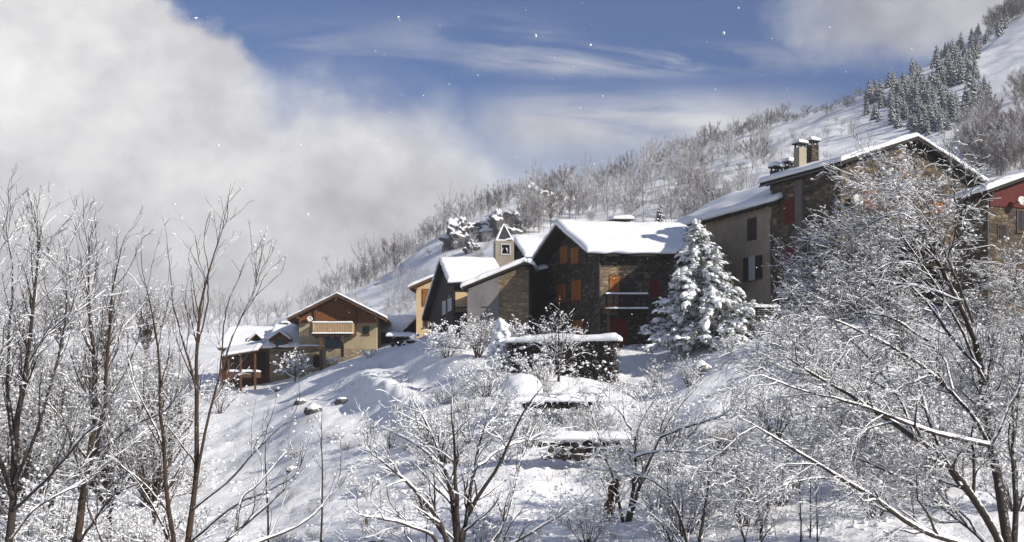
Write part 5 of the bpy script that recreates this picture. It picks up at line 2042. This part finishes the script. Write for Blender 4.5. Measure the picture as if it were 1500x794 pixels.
shrub('frosted_shrub', 'little bush beside the chalet door', 'shrub', 490, 121, 1.1, .7, 124, 9, clods=160, clod_r=(.04, .08))
shrub('frosted_shrub', 'low bush on the bright lower right snow bank', 'shrub', 1085, 50, 1.5, 1.3, 125, 12, clods=500, clod_r=(.03, .06))


# middle distance trees behind the left foreground: four grown ones, the rest copies of them
def ground_tree(name, label, px, Y, h, w, seed, stems, group, mats, clods=700, snow=.9, dens=.55):
    return shrub(name, label, 'tree', px, Y, h, w, seed, stems, mats, snow, clods, (.04, .1), group, dens, True)


GL = 'frosted trees in the valley on the left'
mt = [ground_tree('frosted_tree', 'grey frosted tree standing in the valley behind the left foreground trees', 75, 62, 8.5, 2.6, 201, 22, GL, ('bark', 'twig'), dens=1.5),
      ground_tree('frosted_tree', 'grey frosted tree standing in the valley behind the left foreground trees', 210, 70, 8.0, 2.8, 202, 22, GL, ('bark_brown', 'twig'), dens=1.5),
      ground_tree('frosted_tree', 'grey frosted tree standing in the valley behind the left foreground trees', -10, 72, 10.0, 3.0, 203, 24, GL, ('bark', 'twig'), dens=1.4)]
rr = random.Random(5)
for i, (px, Y) in enumerate([(-60, 58), (30, 85), (130, 82), (160, 58), (250, 78), (105, 100), (60, 120), (190, 110), (235, 118), (-30, 105), (225, 56), (20, 54), (120, 66), (150, 140), (30, 150), (90, 160), (215, 150), (-70, 140)]):
    copy_tree(mt[i % 3], on_ground(px, Y, -.2), rr.uniform(0, 6.28), rr.uniform(.6, 1.0) * (1.0 if Y < 130 else 1.3))

# undergrowth: copies of three bushes through the valley and under the big tree
u1 = shrub('valley_bush', 'snow clotted bush among the trees in the valley on the left', 'bush', 60, 47, 2.6, 2.2, 401, 16, clods=600, clod_r=(.03, .07), group='bushes in the valley on the left', dens=1.1)
u2 = shrub('valley_bush', 'snow clotted bush among the trees in the valley on the left', 'bush', 170, 50, 2.2, 2.4, 402, 16, mats=('bark_brown', 'twig'), clods=600, clod_r=(.03, .07), group='bushes in the valley on the left', dens=1.1)
for i in range(34):
    px, Y = rr.uniform(-50, 285), rr.uniform(41, 100)
    if px > 200 and Y > 80:
        px -= 150
    copy_tree((u1, u2)[i % 2], on_ground(px, Y, -.2), rr.uniform(0, 6.28), rr.uniform(.6, 1.35))
u3 = shrub('slope_bush', 'snow clotted bush growing on the bank below the huge leaning tree', 'bush', 1230, 52, 2.3, 2.0, 403, 16, clods=700, clod_r=(.025, .07), group='bushes under the huge leaning tree', dens=1.2)
u4 = shrub('slope_bush', 'snow clotted bush growing on the bank below the huge leaning tree', 'bush', 1320, 56, 2.7, 2.2, 404, 16, mats=('bark_brown', 'twig'), clods=700, clod_r=(.025, .07), group='bushes under the huge leaning tree', dens=1.2)
for i in range(34):
    px, Y = rr.uniform(1130, 1530), rr.uniform(43, 74)
    copy_tree((u3, u4)[i % 2], on_ground(px, Y, -.2), rr.uniform(0, 6.28), rr.uniform(.6, 1.3))
for i, (px, Y, s_) in enumerate([(860, 44, .7), (900, 53, .8), (960, 50, .9), (1000, 45, .8), (1040, 48, .9), (1095, 45, 1.0), (985, 56, .8), (930, 60, .7), (620, 41, .6), (560, 40, .6), (760, 43, .6), (700, 44, .7), (1080, 58, .7)]):
    copy_tree((u3, u4)[i % 2], on_ground(px, Y, -.2), rr.uniform(0, 6.28), s_, 'snow clotted bush scattered along the bottom of the slope', 'bushes along the bottom of the slope')

for i in range(26):
    px, Y = rr.uniform(600, 1010), rr.uniform(57, 79)
    if 780 < px < 915 and Y < 62:
        Y += 6
    copy_tree((u3, u4, u1, u2)[i % 4], on_ground(px, Y, -.2), rr.uniform(0, 6.28), rr.uniform(.3, .72), 'frosted bush growing on the terraces between the hedge and the dark wall', 'bushes on the terraces')
for i in range(9):
    px, Y = rr.uniform(400, 620), rr.uniform(46, 82)
    copy_tree((u3, u2)[i % 2], on_ground(px, Y, -.15), rr.uniform(0, 6.28), rr.uniform(.2, .42), 'little frosted tuft of twigs on the open flank below the chalet', 'tufts on the open flank')

# ------------------------------------------------------------------ hedge, walls, mounds, stump, rocks
def hedge():
    rng = np.random.RandomState(7)
    Y0, Y1 = 84.0, 82.0
    a, b = on_ground(742, Y0), on_ground(905, Y1)
    ta, tb = W(742, 502, Y0), W(905, 499, Y1)
    base = (a + b) / 2
    root = empty('hedge', base)
    tag(root, 'long clipped dark hedge with a thick flat cap of snow before the middle stone house', 'hedge')
    u = (b - a)
    u = Vector((u.x, u.y, 0))
    L = u.length
    u.normalize()
    v = Vector((-u.y, u.x, 0))
    dep = 1.3
    # twiggy body: leaf blades scattered through the volume, denser at the skin
    n = 16000
    s = rng.rand(n) * L
    d = rng.rand(n) * dep
    skin = rng.rand(n) < .6
    d[skin] = rng.rand(skin.sum()) ** 3 * .35
    f = rng.rand(n)
    zt = ta.z + (tb.z - ta.z) * s / L
    zb = a.z + (b.z - a.z) * s / L - .8
    z = zb + (zt - zb) * f
    c = np.stack([a.x + u.x * s + v.x * d, a.y + u.y * s + v.y * d, z], 1) + rng.randn(n, 3) * .09
    d1 = norm(rng.randn(n, 3) + np.array([0, -.2, .3]))
    d2 = norm(np.cross(d1, rng.randn(n, 3)))
    ln = rng.uniform(.06, .15, n)[:, None]
    wd = rng.uniform(.03, .07, n)[:, None]
    V = np.stack([c - d2 * wd, c + d1 * ln * .5 - d2 * wd * .2, c + d1 * ln, c + d2 * wd], 1).reshape(-1, 3) - np.array(list(base))
    link('foliage', np_mesh('foliage', V, np.arange(len(V)).reshape(-1, 4), M['hedge']), root)
    k = rng.randint(0, n, 260)
    sel = c[k]
    sel = sel[d[k] < .3]
    V, Q = blobs(sel - np.array(list(base)) + np.array([0, -.08, 0]), rng.uniform(.04, .16, len(sel)), rng, .7)
    tag(link('snow_clods', np_mesh('snow_clods', V, Q, M['snow']), root), kind='stuff')
    mb = MB()
    vv_ = v * (dep - .5)
    p = [a + v * .3 + u * .3, b + v * .3 - u * .35, b + v * .3 + vv_ - u * .35, a + v * .3 + vv_ + u * .3]
    lo = [q - Z3 * 1.0 for q in p]
    hi = [Vector((p[0].x, p[0].y, ta.z - .15)), Vector((p[1].x, p[1].y, tb.z - .15)), Vector((p[2].x, p[2].y, tb.z - .15)), Vector((p[3].x, p[3].y, ta.z - .15))]
    mb.add(lo + hi, [(0, 1, 5, 4), (1, 2, 6, 5), (2, 3, 7, 6), (3, 0, 4, 7), (4, 5, 6, 7)])
    mb.build('branches', M['bark'], root)
    q0, q1 = ta - v * .12, tb - v * .12
    snow_sheet(q0, q1, q0 + v * (dep + .2), q1 + v * (dep + .2), .5, 60, 12, 77, .07, .35).build('snow_cap', M['snow'], root)


hedge()


def lump(name, label, cat, c, r, mat, seed, sub=4, amp=.25, freq=1.3, group=None, kind=None):
    bm = bmesh.new()
    bmesh.ops.create_icosphere(bm, subdivisions=sub, radius=1)
    for v in bm.verts:
        q = v.co.copy()
        nz = mnoise.fractal(q * freq + Vector((seed * 3.1, seed, 0)), 0.9, 2.0, 4)
        v.co = Vector((q.x * r[0], q.y * r[1], q.z * r[2])) * (1 + amp * nz)
    me = bpy.data.meshes.new(name)
    bm.to_mesh(me)
    bm.free()
    for p in me.polygons:
        p.use_smooth = True
    me.materials.append(mat)
    o = link(name, me, None, c)
    tag(o, label, cat, group, kind)
    return o


g = on_ground(765, 75)
lump('snow_mound', 'smooth bulging heap of snow on the terrace just below the hedge', 'snow heap', g + Z3 * .5, (1.25, 1.1, 1.0), M['snow'], 3, amp=.12, freq=.9)
g = on_ground(734, 85)
o = empty('snowy_topiary', g)
tag(o, 'little conical shrub bundled in snow at the left end of the hedge', 'shrub')
rng_ = np.random.RandomState(8)
mb = MB().tube([g - Z3 * .3, g + Z3 * 3.2], [.07, .03], 6)
mb.build('trunk', M['bark'], o)
C = []
R_ = []
for i in range(260):
    f = rng_.rand()
    rr_ = (1 - f) ** .7 * .85 + .12
    a = rng_.rand() * 6.28
    q = math.sqrt(rng_.rand())
    C.append((math.cos(a) * rr_ * q, math.sin(a) * rr_ * q, .2 + f * 3.2))
    R_.append(.12 + .14 * rng_.rand())
V, Q = blobs(np.array(C), np.array(R_), rng_, .8)
cr = link('crown', np_mesh('crown', V, Q, M['snow']), o)


def retaining_wall(px0, px1, Y, py0, py1, label, seed):
    a, b = W(px0, py1, Y), W(px1, py1, Y)
    zt = W(px0, py0, Y).z
    base = (a + b) / 2
    root = empty('retaining_wall', base)
    tag(root, label, 'wall', kind='thing')
    rng = random.Random(seed)
    C, R = [], []
    # dry stones laid in rough courses
    n = int((b.x - a.x) / .45)
    rows = max(2, int((zt - a.z) / .25))
    for r_ in range(rows):
        for i in range(n):
            x = a.x + (b.x - a.x) * (i + .5 + rng.uniform(-.2, .2) + .5 * (r_ % 2)) / n
            z = a.z + (zt - a.z) * (r_ + .5) / rows
            hw = .26 * rng.uniform(.8, 1.2)
            c = Vector((x, Y + rng.uniform(-.07, .07) + .25, z))
            C.append(tuple(c - base))
            R.append(hw)
    V, Q = blobs(np.array(C), np.array(R), np.random.RandomState(seed), .62)
    link('stonework', np_mesh('stonework', V, Q, M['dark_stone'], False), root)
    p = Vector((a.x - .3, Y - .15, zt + .05))
    q = Vector((b.x + .3, Y - .15, zt + .05))
    e = Vector((0, 1.6, .1))
    snow_sheet(p, q, p + e, q + e, .34, 50, 10, seed, .1, .6).build('snow_cap', M['snow'], root)


retaining_wall(792, 912, 58.5, 646, 674, 'low dark dry stone wall under snow below the terraced garden', 5)
retaining_wall(765, 862, 68.0, 590, 598, 'thin line of dark stones edging the upper terrace', 6)
retaining_wall(572, 606, 112, 494, 507, 'short snow topped wall with reddish stones right of the barn', 7)

# stump and the brown dead clump
g = on_ground(893, 47.5)
root = empty('broken_stump', g)
tag(root, 'broken brown tree stump leaning out of the snow at lower centre right', 'stump')
p = [W(890, 765, 47.5), W(893, 740, 47.5), W(897, 718, 47.7), W(902, 704, 48)]
mb = MB().tube(p, [.26, .22, .20, .13], 10)
for i in range(6):
    a = i * 1.05
    q = p[3] + Vector((math.cos(a) * .09, math.sin(a) * .09, 0))
    mb.tube([q - Z3 * .12, q + Z3 * (.06 + .12 * (i % 3))], [.05, .012], 5)
mb.build('trunk', M['stump'], root)
o = MB()
snow_sheet(p[3] + Vector((-.16, -.16, .1)), p[3] + Vector((.16, -.16, .1)), p[3] + Vector((-.16, .16, .1)), p[3] + Vector((.16, .16, .1)), .2, 8, 8, 4, .03).build('snow_cap', M['snow'], root)
shrub('dead_fern', 'round clump of dead rust brown fern on the bank beneath the spruce', 'fern', 1058, 56, .95, .75, 301, 26, mats=('bark_brown', 'twig_rust'), snow=.4, clods=30, dens=2.4, base=W(1058, 668, 56))

# snow capped stone and boards below the spruce
g = on_ground(1028, 76)
lump('boulder', 'snow capped brown boulder in front of the spruce trunk', 'boulder', g + Z3 * .25, (.6, .5, .6), M['rock'], 11, amp=.2)
g = on_ground(1124, 84)
root = empty('garden_bench', g)
tag(root, 'dark slatted bench with snow on its back at the foot of the rendered house', 'bench')
z0 = W(1124, 463, 84).z
for i in range(4):
    MB().obox(Vector((g.x, g.y + .1, z0 + .1 + i * .14)), Vector((.85, 0, 0)), Vector((0, .03, 0)), Z3 * .05).build('slat', M['dark_wood'], root)
for s in (-1, 1):
    MB().obox(Vector((g.x + .7 * s, g.y + .17, z0 - .1)), Vector((.05, 0, 0)), Vector((0, .04, 0)), Z3 * .9).build('leg', M['dark_wood'], root)
MB().obox(Vector((g.x, g.y - .3, z0 - .1)), Vector((.85, 0, 0)), Vector((0, .28, 0)), Z3 * .04).build('seat', M['dark_wood'], root)
p = Vector((g.x - .85, g.y - .02, z0 + .59))
snow_sheet(p, p + Vector((1.7, 0, 0)), p + Vector((0, .2, 0)), p + Vector((1.7, .2, 0)), .2, 16, 6, 3, .03).build('snow_cap', M['snow'], root)

g = on_ground(537, 52)
root = empty('fence_post', g)
tag(root, 'short weathered post sticking out of the snow on the flank', 'post')
MB().tube([g - Z3 * .4, g + Z3 * .75], [.07, .06], 8).build('post', M['stump'], root)
lump('snow_cap', None, None, Vector((0, 0, .8)), (.13, .13, .1), M['snow'], 3, 2).parent = root

for i, (px, py, r, lab) in enumerate([(440, 592, .5, 'dark rock jutting from the upper flank, left of its bigger twin'), (459, 606, .65, 'biggest dark rock jutting from the open flank'), (501, 592, .5, 'small dark rock at the lower end of the bright rib'), (409, 573, .4, 'tiny rock in the snow below the small stone cottage'), (428, 690, .35, 'rock half buried in the snow at the lower left flank'), (650, 640, .5, 'dark rock behind the fan shaped tree'), (866, 584, .8, 'dark boulder with snow hood under the hedge')]):
    p = hit(px, py)
    if p:
        lump('rock', lab, 'rock', p + Z3 * r * .1, (r, r * .8, r * .75), M['rock'], 20 + i, 3, .35)

# crags on the far slope
for i, (px, py, r, lab) in enumerate([(787, 312, 4.2, 'tall split dark crag on the hillside above the middle house'), (735, 345, 3.9, 'dark crag seen beside the chapel spire'), (676, 358, 3.8, 'leftmost dark crag on the white slope above the timber house'), (758, 338, 1.9, 'small crag between the spire and the tall split crag'), (700, 352, 1.8, 'low crag on the white slope left of the chapel spire'), (690, 370, 1.6, 'broken rock below the leftmost crag')]):
    p = hit(px, py, 150)
    if p:
        lump('crag', lab, 'crag', p + Z3 * r * .15, (r * .9, r * .9, r), M['rock'], 50 + i, 5, .58, 1.7)


# ------------------------------------------------------------------ trees on the mountainside
def far_bare(seed, h, spread, mat, dens=1.0, rtw=.02):
    """one light mesh for a tree seen hundreds of metres away"""
    rng = np.random.RandomState(seed)
    b = np.zeros(3)
    limbs = [[(0, 0, -.8), (rng.randn() * .2, rng.randn() * .2, h * .5), (rng.randn() * .4, rng.randn() * .4, h)]]
    n = 10
    for i in range(n):
        a = 6.28 * i / n + rng.rand()
        f = .12 + .5 * rng.rand()
        t = spread * (.6 + .5 * rng.rand())
        limbs.append([(0, 0, h * f), (math.cos(a) * t * .6, math.sin(a) * t * .6, h * (f + .16)), (math.cos(a) * t, math.sin(a) * t, h * min(.97, f + .33 + .1 * rng.rand()))])
    P = np.stack([resample(l, 7, .06, rng) for l in limbs])
    R = np.stack([np.linspace(.11 if i == 0 else .05, .025, 7) for i in range(len(limbs))])
    P1, R1 = sprout(P, R, rng, 1.5 * dens, (20, 55), (1.2, 2.8), up=.3, wob=.15, n=4, rs=.6, rmin=rtw * 1.2, f0=.15)
    P2, R2 = sprout(P1, R1, rng, 3.0 * dens, (20, 60), (.5, 1.5), up=.2, wob=.2, n=3, rs=.6, rmin=rtw, f0=.1)
    V, Q = join([tubes(P, R, 4), tubes(P1, R1, 3), tubes(P2, R2, 3)])
    return np_mesh('far_tree', V, Q, mat)


def far_conifer(seed, h, w):
    """tapering spruce with ragged drooping tiers, snow on their upper sides"""
    rng = np.random.RandomState(seed)
    Vs, Qs = [], []
    o = 0
    nb = 150
    hh = np.sort(rng.rand(nb)) * h * .9 + h * .06
    ph = rng.rand(nb) * 6.28
    L = w * (1 - hh / h) ** .85 * (.7 + .5 * rng.rand(nb)) + .12
    for z, a, l in zip(hh, ph, L):
        d = np.array([math.cos(a), math.sin(a), 0])
        s = np.array([-d[1], d[0], 0])
        k = .34 * l + .12
        zz = np.array([0, 0, 1.0])
        pts = np.array([zz * z, zz * (z - .12 * l) + d * l * .55 + s * k * .6, zz * (z - .38 * l) + d * l, zz * (z - .12 * l) + d * l * .55 - s * k * .6, zz * (z + .02) + d * l * .5 + zz * .08 * l])
        Vs.append(pts)
        Qs += [(o, o + 1, o + 4, o + 4), (o + 1, o + 2, o + 4, o + 4), (o + 2, o + 3, o + 4, o + 4), (o + 3, o, o + 4, o + 4), (o, o + 3, o + 2, o + 1)]
        o += 5
    V = np.concatenate(Vs)
    Q = np.array(Qs)
    t = np.array([[[0, 0, -1.0], [0, 0, h * .5], [0, 0, h]]])
    V, Q = join([(V, Q), tubes(t, np.array([[.16, .10, .02]]), 5)])
    return mixed_mesh('far_conifer', V, Q, M['conifer_far'])


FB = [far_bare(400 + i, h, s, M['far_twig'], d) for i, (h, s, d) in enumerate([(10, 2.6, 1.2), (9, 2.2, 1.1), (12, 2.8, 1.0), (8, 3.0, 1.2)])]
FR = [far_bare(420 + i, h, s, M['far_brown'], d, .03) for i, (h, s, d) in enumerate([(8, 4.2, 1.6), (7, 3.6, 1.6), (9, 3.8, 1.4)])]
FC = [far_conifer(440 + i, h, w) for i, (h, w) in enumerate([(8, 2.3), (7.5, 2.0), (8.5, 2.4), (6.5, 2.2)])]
RND = random.Random(99)


def put(name, me, p, s, label, cat, group):
    o = link(name, me, None, p)
    o.scale = (s * RND.uniform(.85, 1.15), s * RND.uniform(.85, 1.15), s)
    o.rotation_euler = (RND.uniform(-.05, .05), RND.uniform(-.05, .05), RND.uniform(0, 6.28))
    tag(o, label, cat, group)
    return o


# the skyline of the spur, from the hamlet up to the shoulder
SK = [(430, 452), (517, 433), (560, 403), (610, 373), (660, 335), (700, 316), (750, 296), (850, 272), (950, 246), (1050, 213), (1150, 187), (1250, 152), (1300, 125)]
def sky_row(px):
    return float(np.interp(px, [a for a, b in SK], [b for a, b in SK]))


def crest(px):
    """the ground point that makes the skyline at this bearing"""
    Y = np.geomspace(150, 800, 500)
    X = (px - 750) * Y / F
    Zv = terrain(X, Y)
    k = int(np.argmax(Zv / Y))
    return Vector((X[k], Y[k], Zv[k]))


n = 0
for i in range(74):
    px = 440 + i * 4.6 + RND.uniform(-3, 3)
    p = crest(px)
    dens = .5 + .5 * mnoise.noise(Vector((px * .02, 0, 0)))
    q = Vector((p.x, p.y, 0)) * (1 + RND.uniform(-.02, .05))
    q.z = tz(q.x, q.y) - .5
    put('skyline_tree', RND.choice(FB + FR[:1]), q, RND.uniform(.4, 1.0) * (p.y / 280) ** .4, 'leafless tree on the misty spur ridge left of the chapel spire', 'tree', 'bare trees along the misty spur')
for i in range(95):
    px = 778 + i * 5.3 + RND.uniform(-4, 4)
    p = crest(px)
    q = Vector((p.x, p.y, 0)) * (1 + RND.uniform(-.07, .03))
    q.z = tz(q.x, q.y) - .5
    big = 960 < px < 1150
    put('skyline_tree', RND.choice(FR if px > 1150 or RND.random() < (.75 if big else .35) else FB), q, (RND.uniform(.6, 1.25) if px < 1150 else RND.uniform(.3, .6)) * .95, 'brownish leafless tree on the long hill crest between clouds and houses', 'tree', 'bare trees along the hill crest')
# wooded slope above the middle houses
cnt = 0
for t in range(1500):
    px = RND.uniform(770, 1130)
    py = RND.uniform(225, 345)
    if py < sky_row(px) + 14 or py < 215:
        continue
    if 1048 < px < 1140 and 240 < py < 300 and not (py < 258 and RND.random() < .5):
        continue
    if mnoise.noise(Vector((px * .016, py * .035, 2))) < -.22:
        continue
    p = hit(px, py, 130)
    if not p:
        continue
    put('hillside_tree', RND.choice(FB * 3 + FR), p - Z3 * .5, RND.uniform(.35, .95), 'frosted leafless tree in the wood on the slope above the middle houses', 'tree', 'frosted wood above the middle houses')
    cnt += 1
    if cnt >= 190:
        break
cnt = 0
for t in range(600):
    px = RND.uniform(1140, 1275)
    py = RND.uniform(170, 262)
    if py < sky_row(px) + 18:
        continue
    p = hit(px, py, 130)
    put('hillside_shrub', RND.choice(FB), p - Z3 * .3, RND.uniform(.2, .42), 'small frosted bush scattered on the bright slope behind the twin chimneys', 'bush', 'bushes on the bright upper slope')
    cnt += 1
    if cnt >= 45:
        break
# brown wood at the far right
cnt = 0
for t in range(1500):
    px = RND.uniform(1385, 1510)
    py = RND.uniform(135, 262)
    if py < 300 - (px - 1385) * 1.6 - 40:
        continue
    p = hit(px, py, 130)
    if not p or mnoise.noise(Vector((px * .02, py * .03, 9))) < -.1:
        continue
    put('hillside_tree', RND.choice(FR * 2 + FB), p - Z3 * .5, RND.uniform(.5, .85), 'brown leafless tree in the hanging wood at the upper right edge', 'tree', 'brown hanging wood')
    cnt += 1
    if cnt >= 85:
        break
for t in range(46):
    px = 1452 + t * 1.6
    p = crest(px)
    q = Vector((p.x, p.y, 0)) * (1 - RND.uniform(0, .05))
    q.z = tz(q.x, q.y) - .4
    put('hillside_tree', RND.choice(FR), q, RND.uniform(.7, 1.1) * 1.15, 'dark leafless tree crowning the ridge in the upper right corner', 'tree', 'trees crowning the ridge')
# conifer plantation
cnt = 0
POLY = [(1262, 146), (1300, 122), (1340, 98), (1390, 72), (1440, 42), (1480, 22), (1478, 42), (1440, 66), (1425, 95), (1440, 125), (1456, 150), (1440, 170), (1415, 172), (1398, 190), (1360, 200), (1330, 190), (1290, 180), (1270, 165)]


def inside(x, y, poly):
    c = False
    for (x1, y1), (x2, y2) in zip(poly, poly[1:] + poly[:1]):
        if (y1 > y) != (y2 > y) and x < (x2 - x1) * (y - y1) / (y2 - y1) + x1:
            c = not c
    return c


for t in range(9000):
    px = RND.uniform(1255, 1485)
    py = RND.uniform(20, 205)
    if not inside(px, py, POLY):
        continue
    if ((px - 1395) / 26) ** 2 + ((py - 134) / 11) ** 2 < 1:
        continue
    p = hit(px, py + 3, 130)
    if not p:
        continue
    put('conifer', RND.choice(FC), p - Z3 * .4, RND.uniform(.42, .8) * (p.y / 330) ** .6, 'snow dusted conifer in the plantation high on the right mountainside', 'conifer', 'conifers of the mountain plantation')
    cnt += 1
    if cnt >= 290:
        break
# a single slim conifer between the roofs
p = hit(965, 345, 130)
put('slim_conifer', FC[1], p - Z3 * .4, .85, 'lone slim white conifer behind the roof of the middle stone house', 'conifer', None)
# scrub on the white spur
cnt = 0
for t in range(900):
    px = RND.uniform(500, 800)
    py = RND.uniform(320, 470)
    if py < sky_row(px) + 8:
        continue
    p = hit(px, py, 140)
    if not p or p.y < 145 or mnoise.noise(Vector((px * .03, py * .03, 4))) < -.1:
        continue
    put('hillside_shrub', RND.choice(FB), p - Z3 * .3, RND.uniform(.14, .34), 'frosted scrub bush dotting the white spur behind the chapel', 'bush', 'scrub on the white spur')
    cnt += 1
    if cnt >= 190:
        break
# trees fading into the mist left of the chalet
for px in [335, 350, 362, 378, 392, 408, 420] + [RND.uniform(-60, 335) for _ in range(60)]:
    q = on_ground(px, 300 + RND.uniform(-60, 60), -.4)
    put('misty_tree', RND.choice(FB), q, RND.uniform(.6, .9), 'leafless tree fading into the mist on the far left rise', 'tree', 'trees in the mist')

# ------------------------------------------------------------------ snow crystals drifting in the air
rng_ = np.random.RandomState(3)
C = []
R_ = []
for px, py, Y, r in [(583, 25, 9, 2.2), (785, 52, 9, 2.2), (865, 66, 8, 2.6), (1060, 48, 9, 2.4), (320, 213, 9, 1.8), (1082, 12, 10, 1.6), (440, 212, 10, 1.3), (700, 110, 10, 1.2), (1215, 40, 11, 1.3), (870, 240, 10, 1.2), (620, 140, 11, 1.0)]:
    C.append(tuple(W(px, py, Y)))
    R_.append(r * Y / F)
for i in range(900):
    Y = rng_.uniform(9, 60)
    C.append(tuple(W(rng_.uniform(-100, 1600), rng_.uniform(-60, 780), Y)))
    R_.append(rng_.uniform(.004, .011))
V, Q = blobs(np.array(C), np.array(R_), rng_, .9)
o = link('snow_crystals', np_mesh('snow_crystals', V, Q, M['twig_snow']))
tag(o, 'tiny snow crystals drifting through the sunny air', 'snow', kind='stuff')


# ------------------------------------------------------------------ fallen clumps of snow and dry stalks on the slope
def clutter():
    rng = np.random.RandomState(17)
    n = 2600
    Y = np.exp(rng.uniform(math.log(42), math.log(118), n))
    px = rng.uniform(280, 1500, n)
    X = (px - 750) * Y / F
    m = fbm(X / 6.0, Y / 6.0, 3) > -.05
    X, Y = X[m], Y[m]
    Zt = terrain(X, Y)
    V, Q = blobs(np.stack([X, Y, Zt], 1), rng.uniform(.03, .16, len(X)) * (.5 + rng.rand(len(X))), rng, .7)
    o = link('snow_clumps', np_mesh('snow_clumps', V, Q, M['snow']))
    tag(o, 'clumps of snow fallen from the trees onto the slope', 'snow', kind='stuff')
    n = 420
    Y = np.exp(rng.uniform(math.log(42), math.log(110), n))
    X = (rng.uniform(330, 1300, n) - 750) * Y / F
    m = fbm(X / 8.0 + 40, Y / 8.0, 3) > .1
    X, Y = X[m], Y[m]
    b = np.stack([X, Y, terrain(X, Y) - .05], 1)
    b = np.repeat(b, 9, 0) + rng.randn(len(b) * 9, 3) * np.array([.12, .12, 0])
    L = rng.uniform(.15, .6, len(b))
    d = norm(rng.randn(len(b), 3) * .35 + np.array([0, 0, 1.0]))
    P = np.stack([b, b + d * L[:, None] * .6, b + d * L[:, None] + rng.randn(len(b), 3) * .06], 1)
    o = link('dry_stalks', np_mesh('dry_stalks', *tubes(P, np.full((len(b), 3), .006), 3), M['grass_dry']))
    tag(o, 'dry grass stalks poking through the snow', 'grass', kind='stuff')


clutter()

# ------------------------------------------------------------------ the cold air itself
def haze():
    mb = MB().obox(Vector((0, 330, 130)), Vector((900, 0, 0)), Vector((0, 420, 0)), Z3 * 170)
    m = bpy.data.materials.new('haze')
    m.use_nodes = True
    m.node_tree.nodes.clear()
    n = NT(m.node_tree)
    out = n.node('ShaderNodeOutputMaterial')
    v = n.node('ShaderNodeVolumePrincipled')
    v.inputs['Color'].default_value = (.86, .88, .92, 1)
    v.inputs['Density'].default_value = 0.00026
    n.l.new(v.outputs[0], out.inputs['Volume'])
    o = mb.build('haze', m)
    tag(o, 'thin cold haze over the valley', 'haze', kind='stuff')


haze()
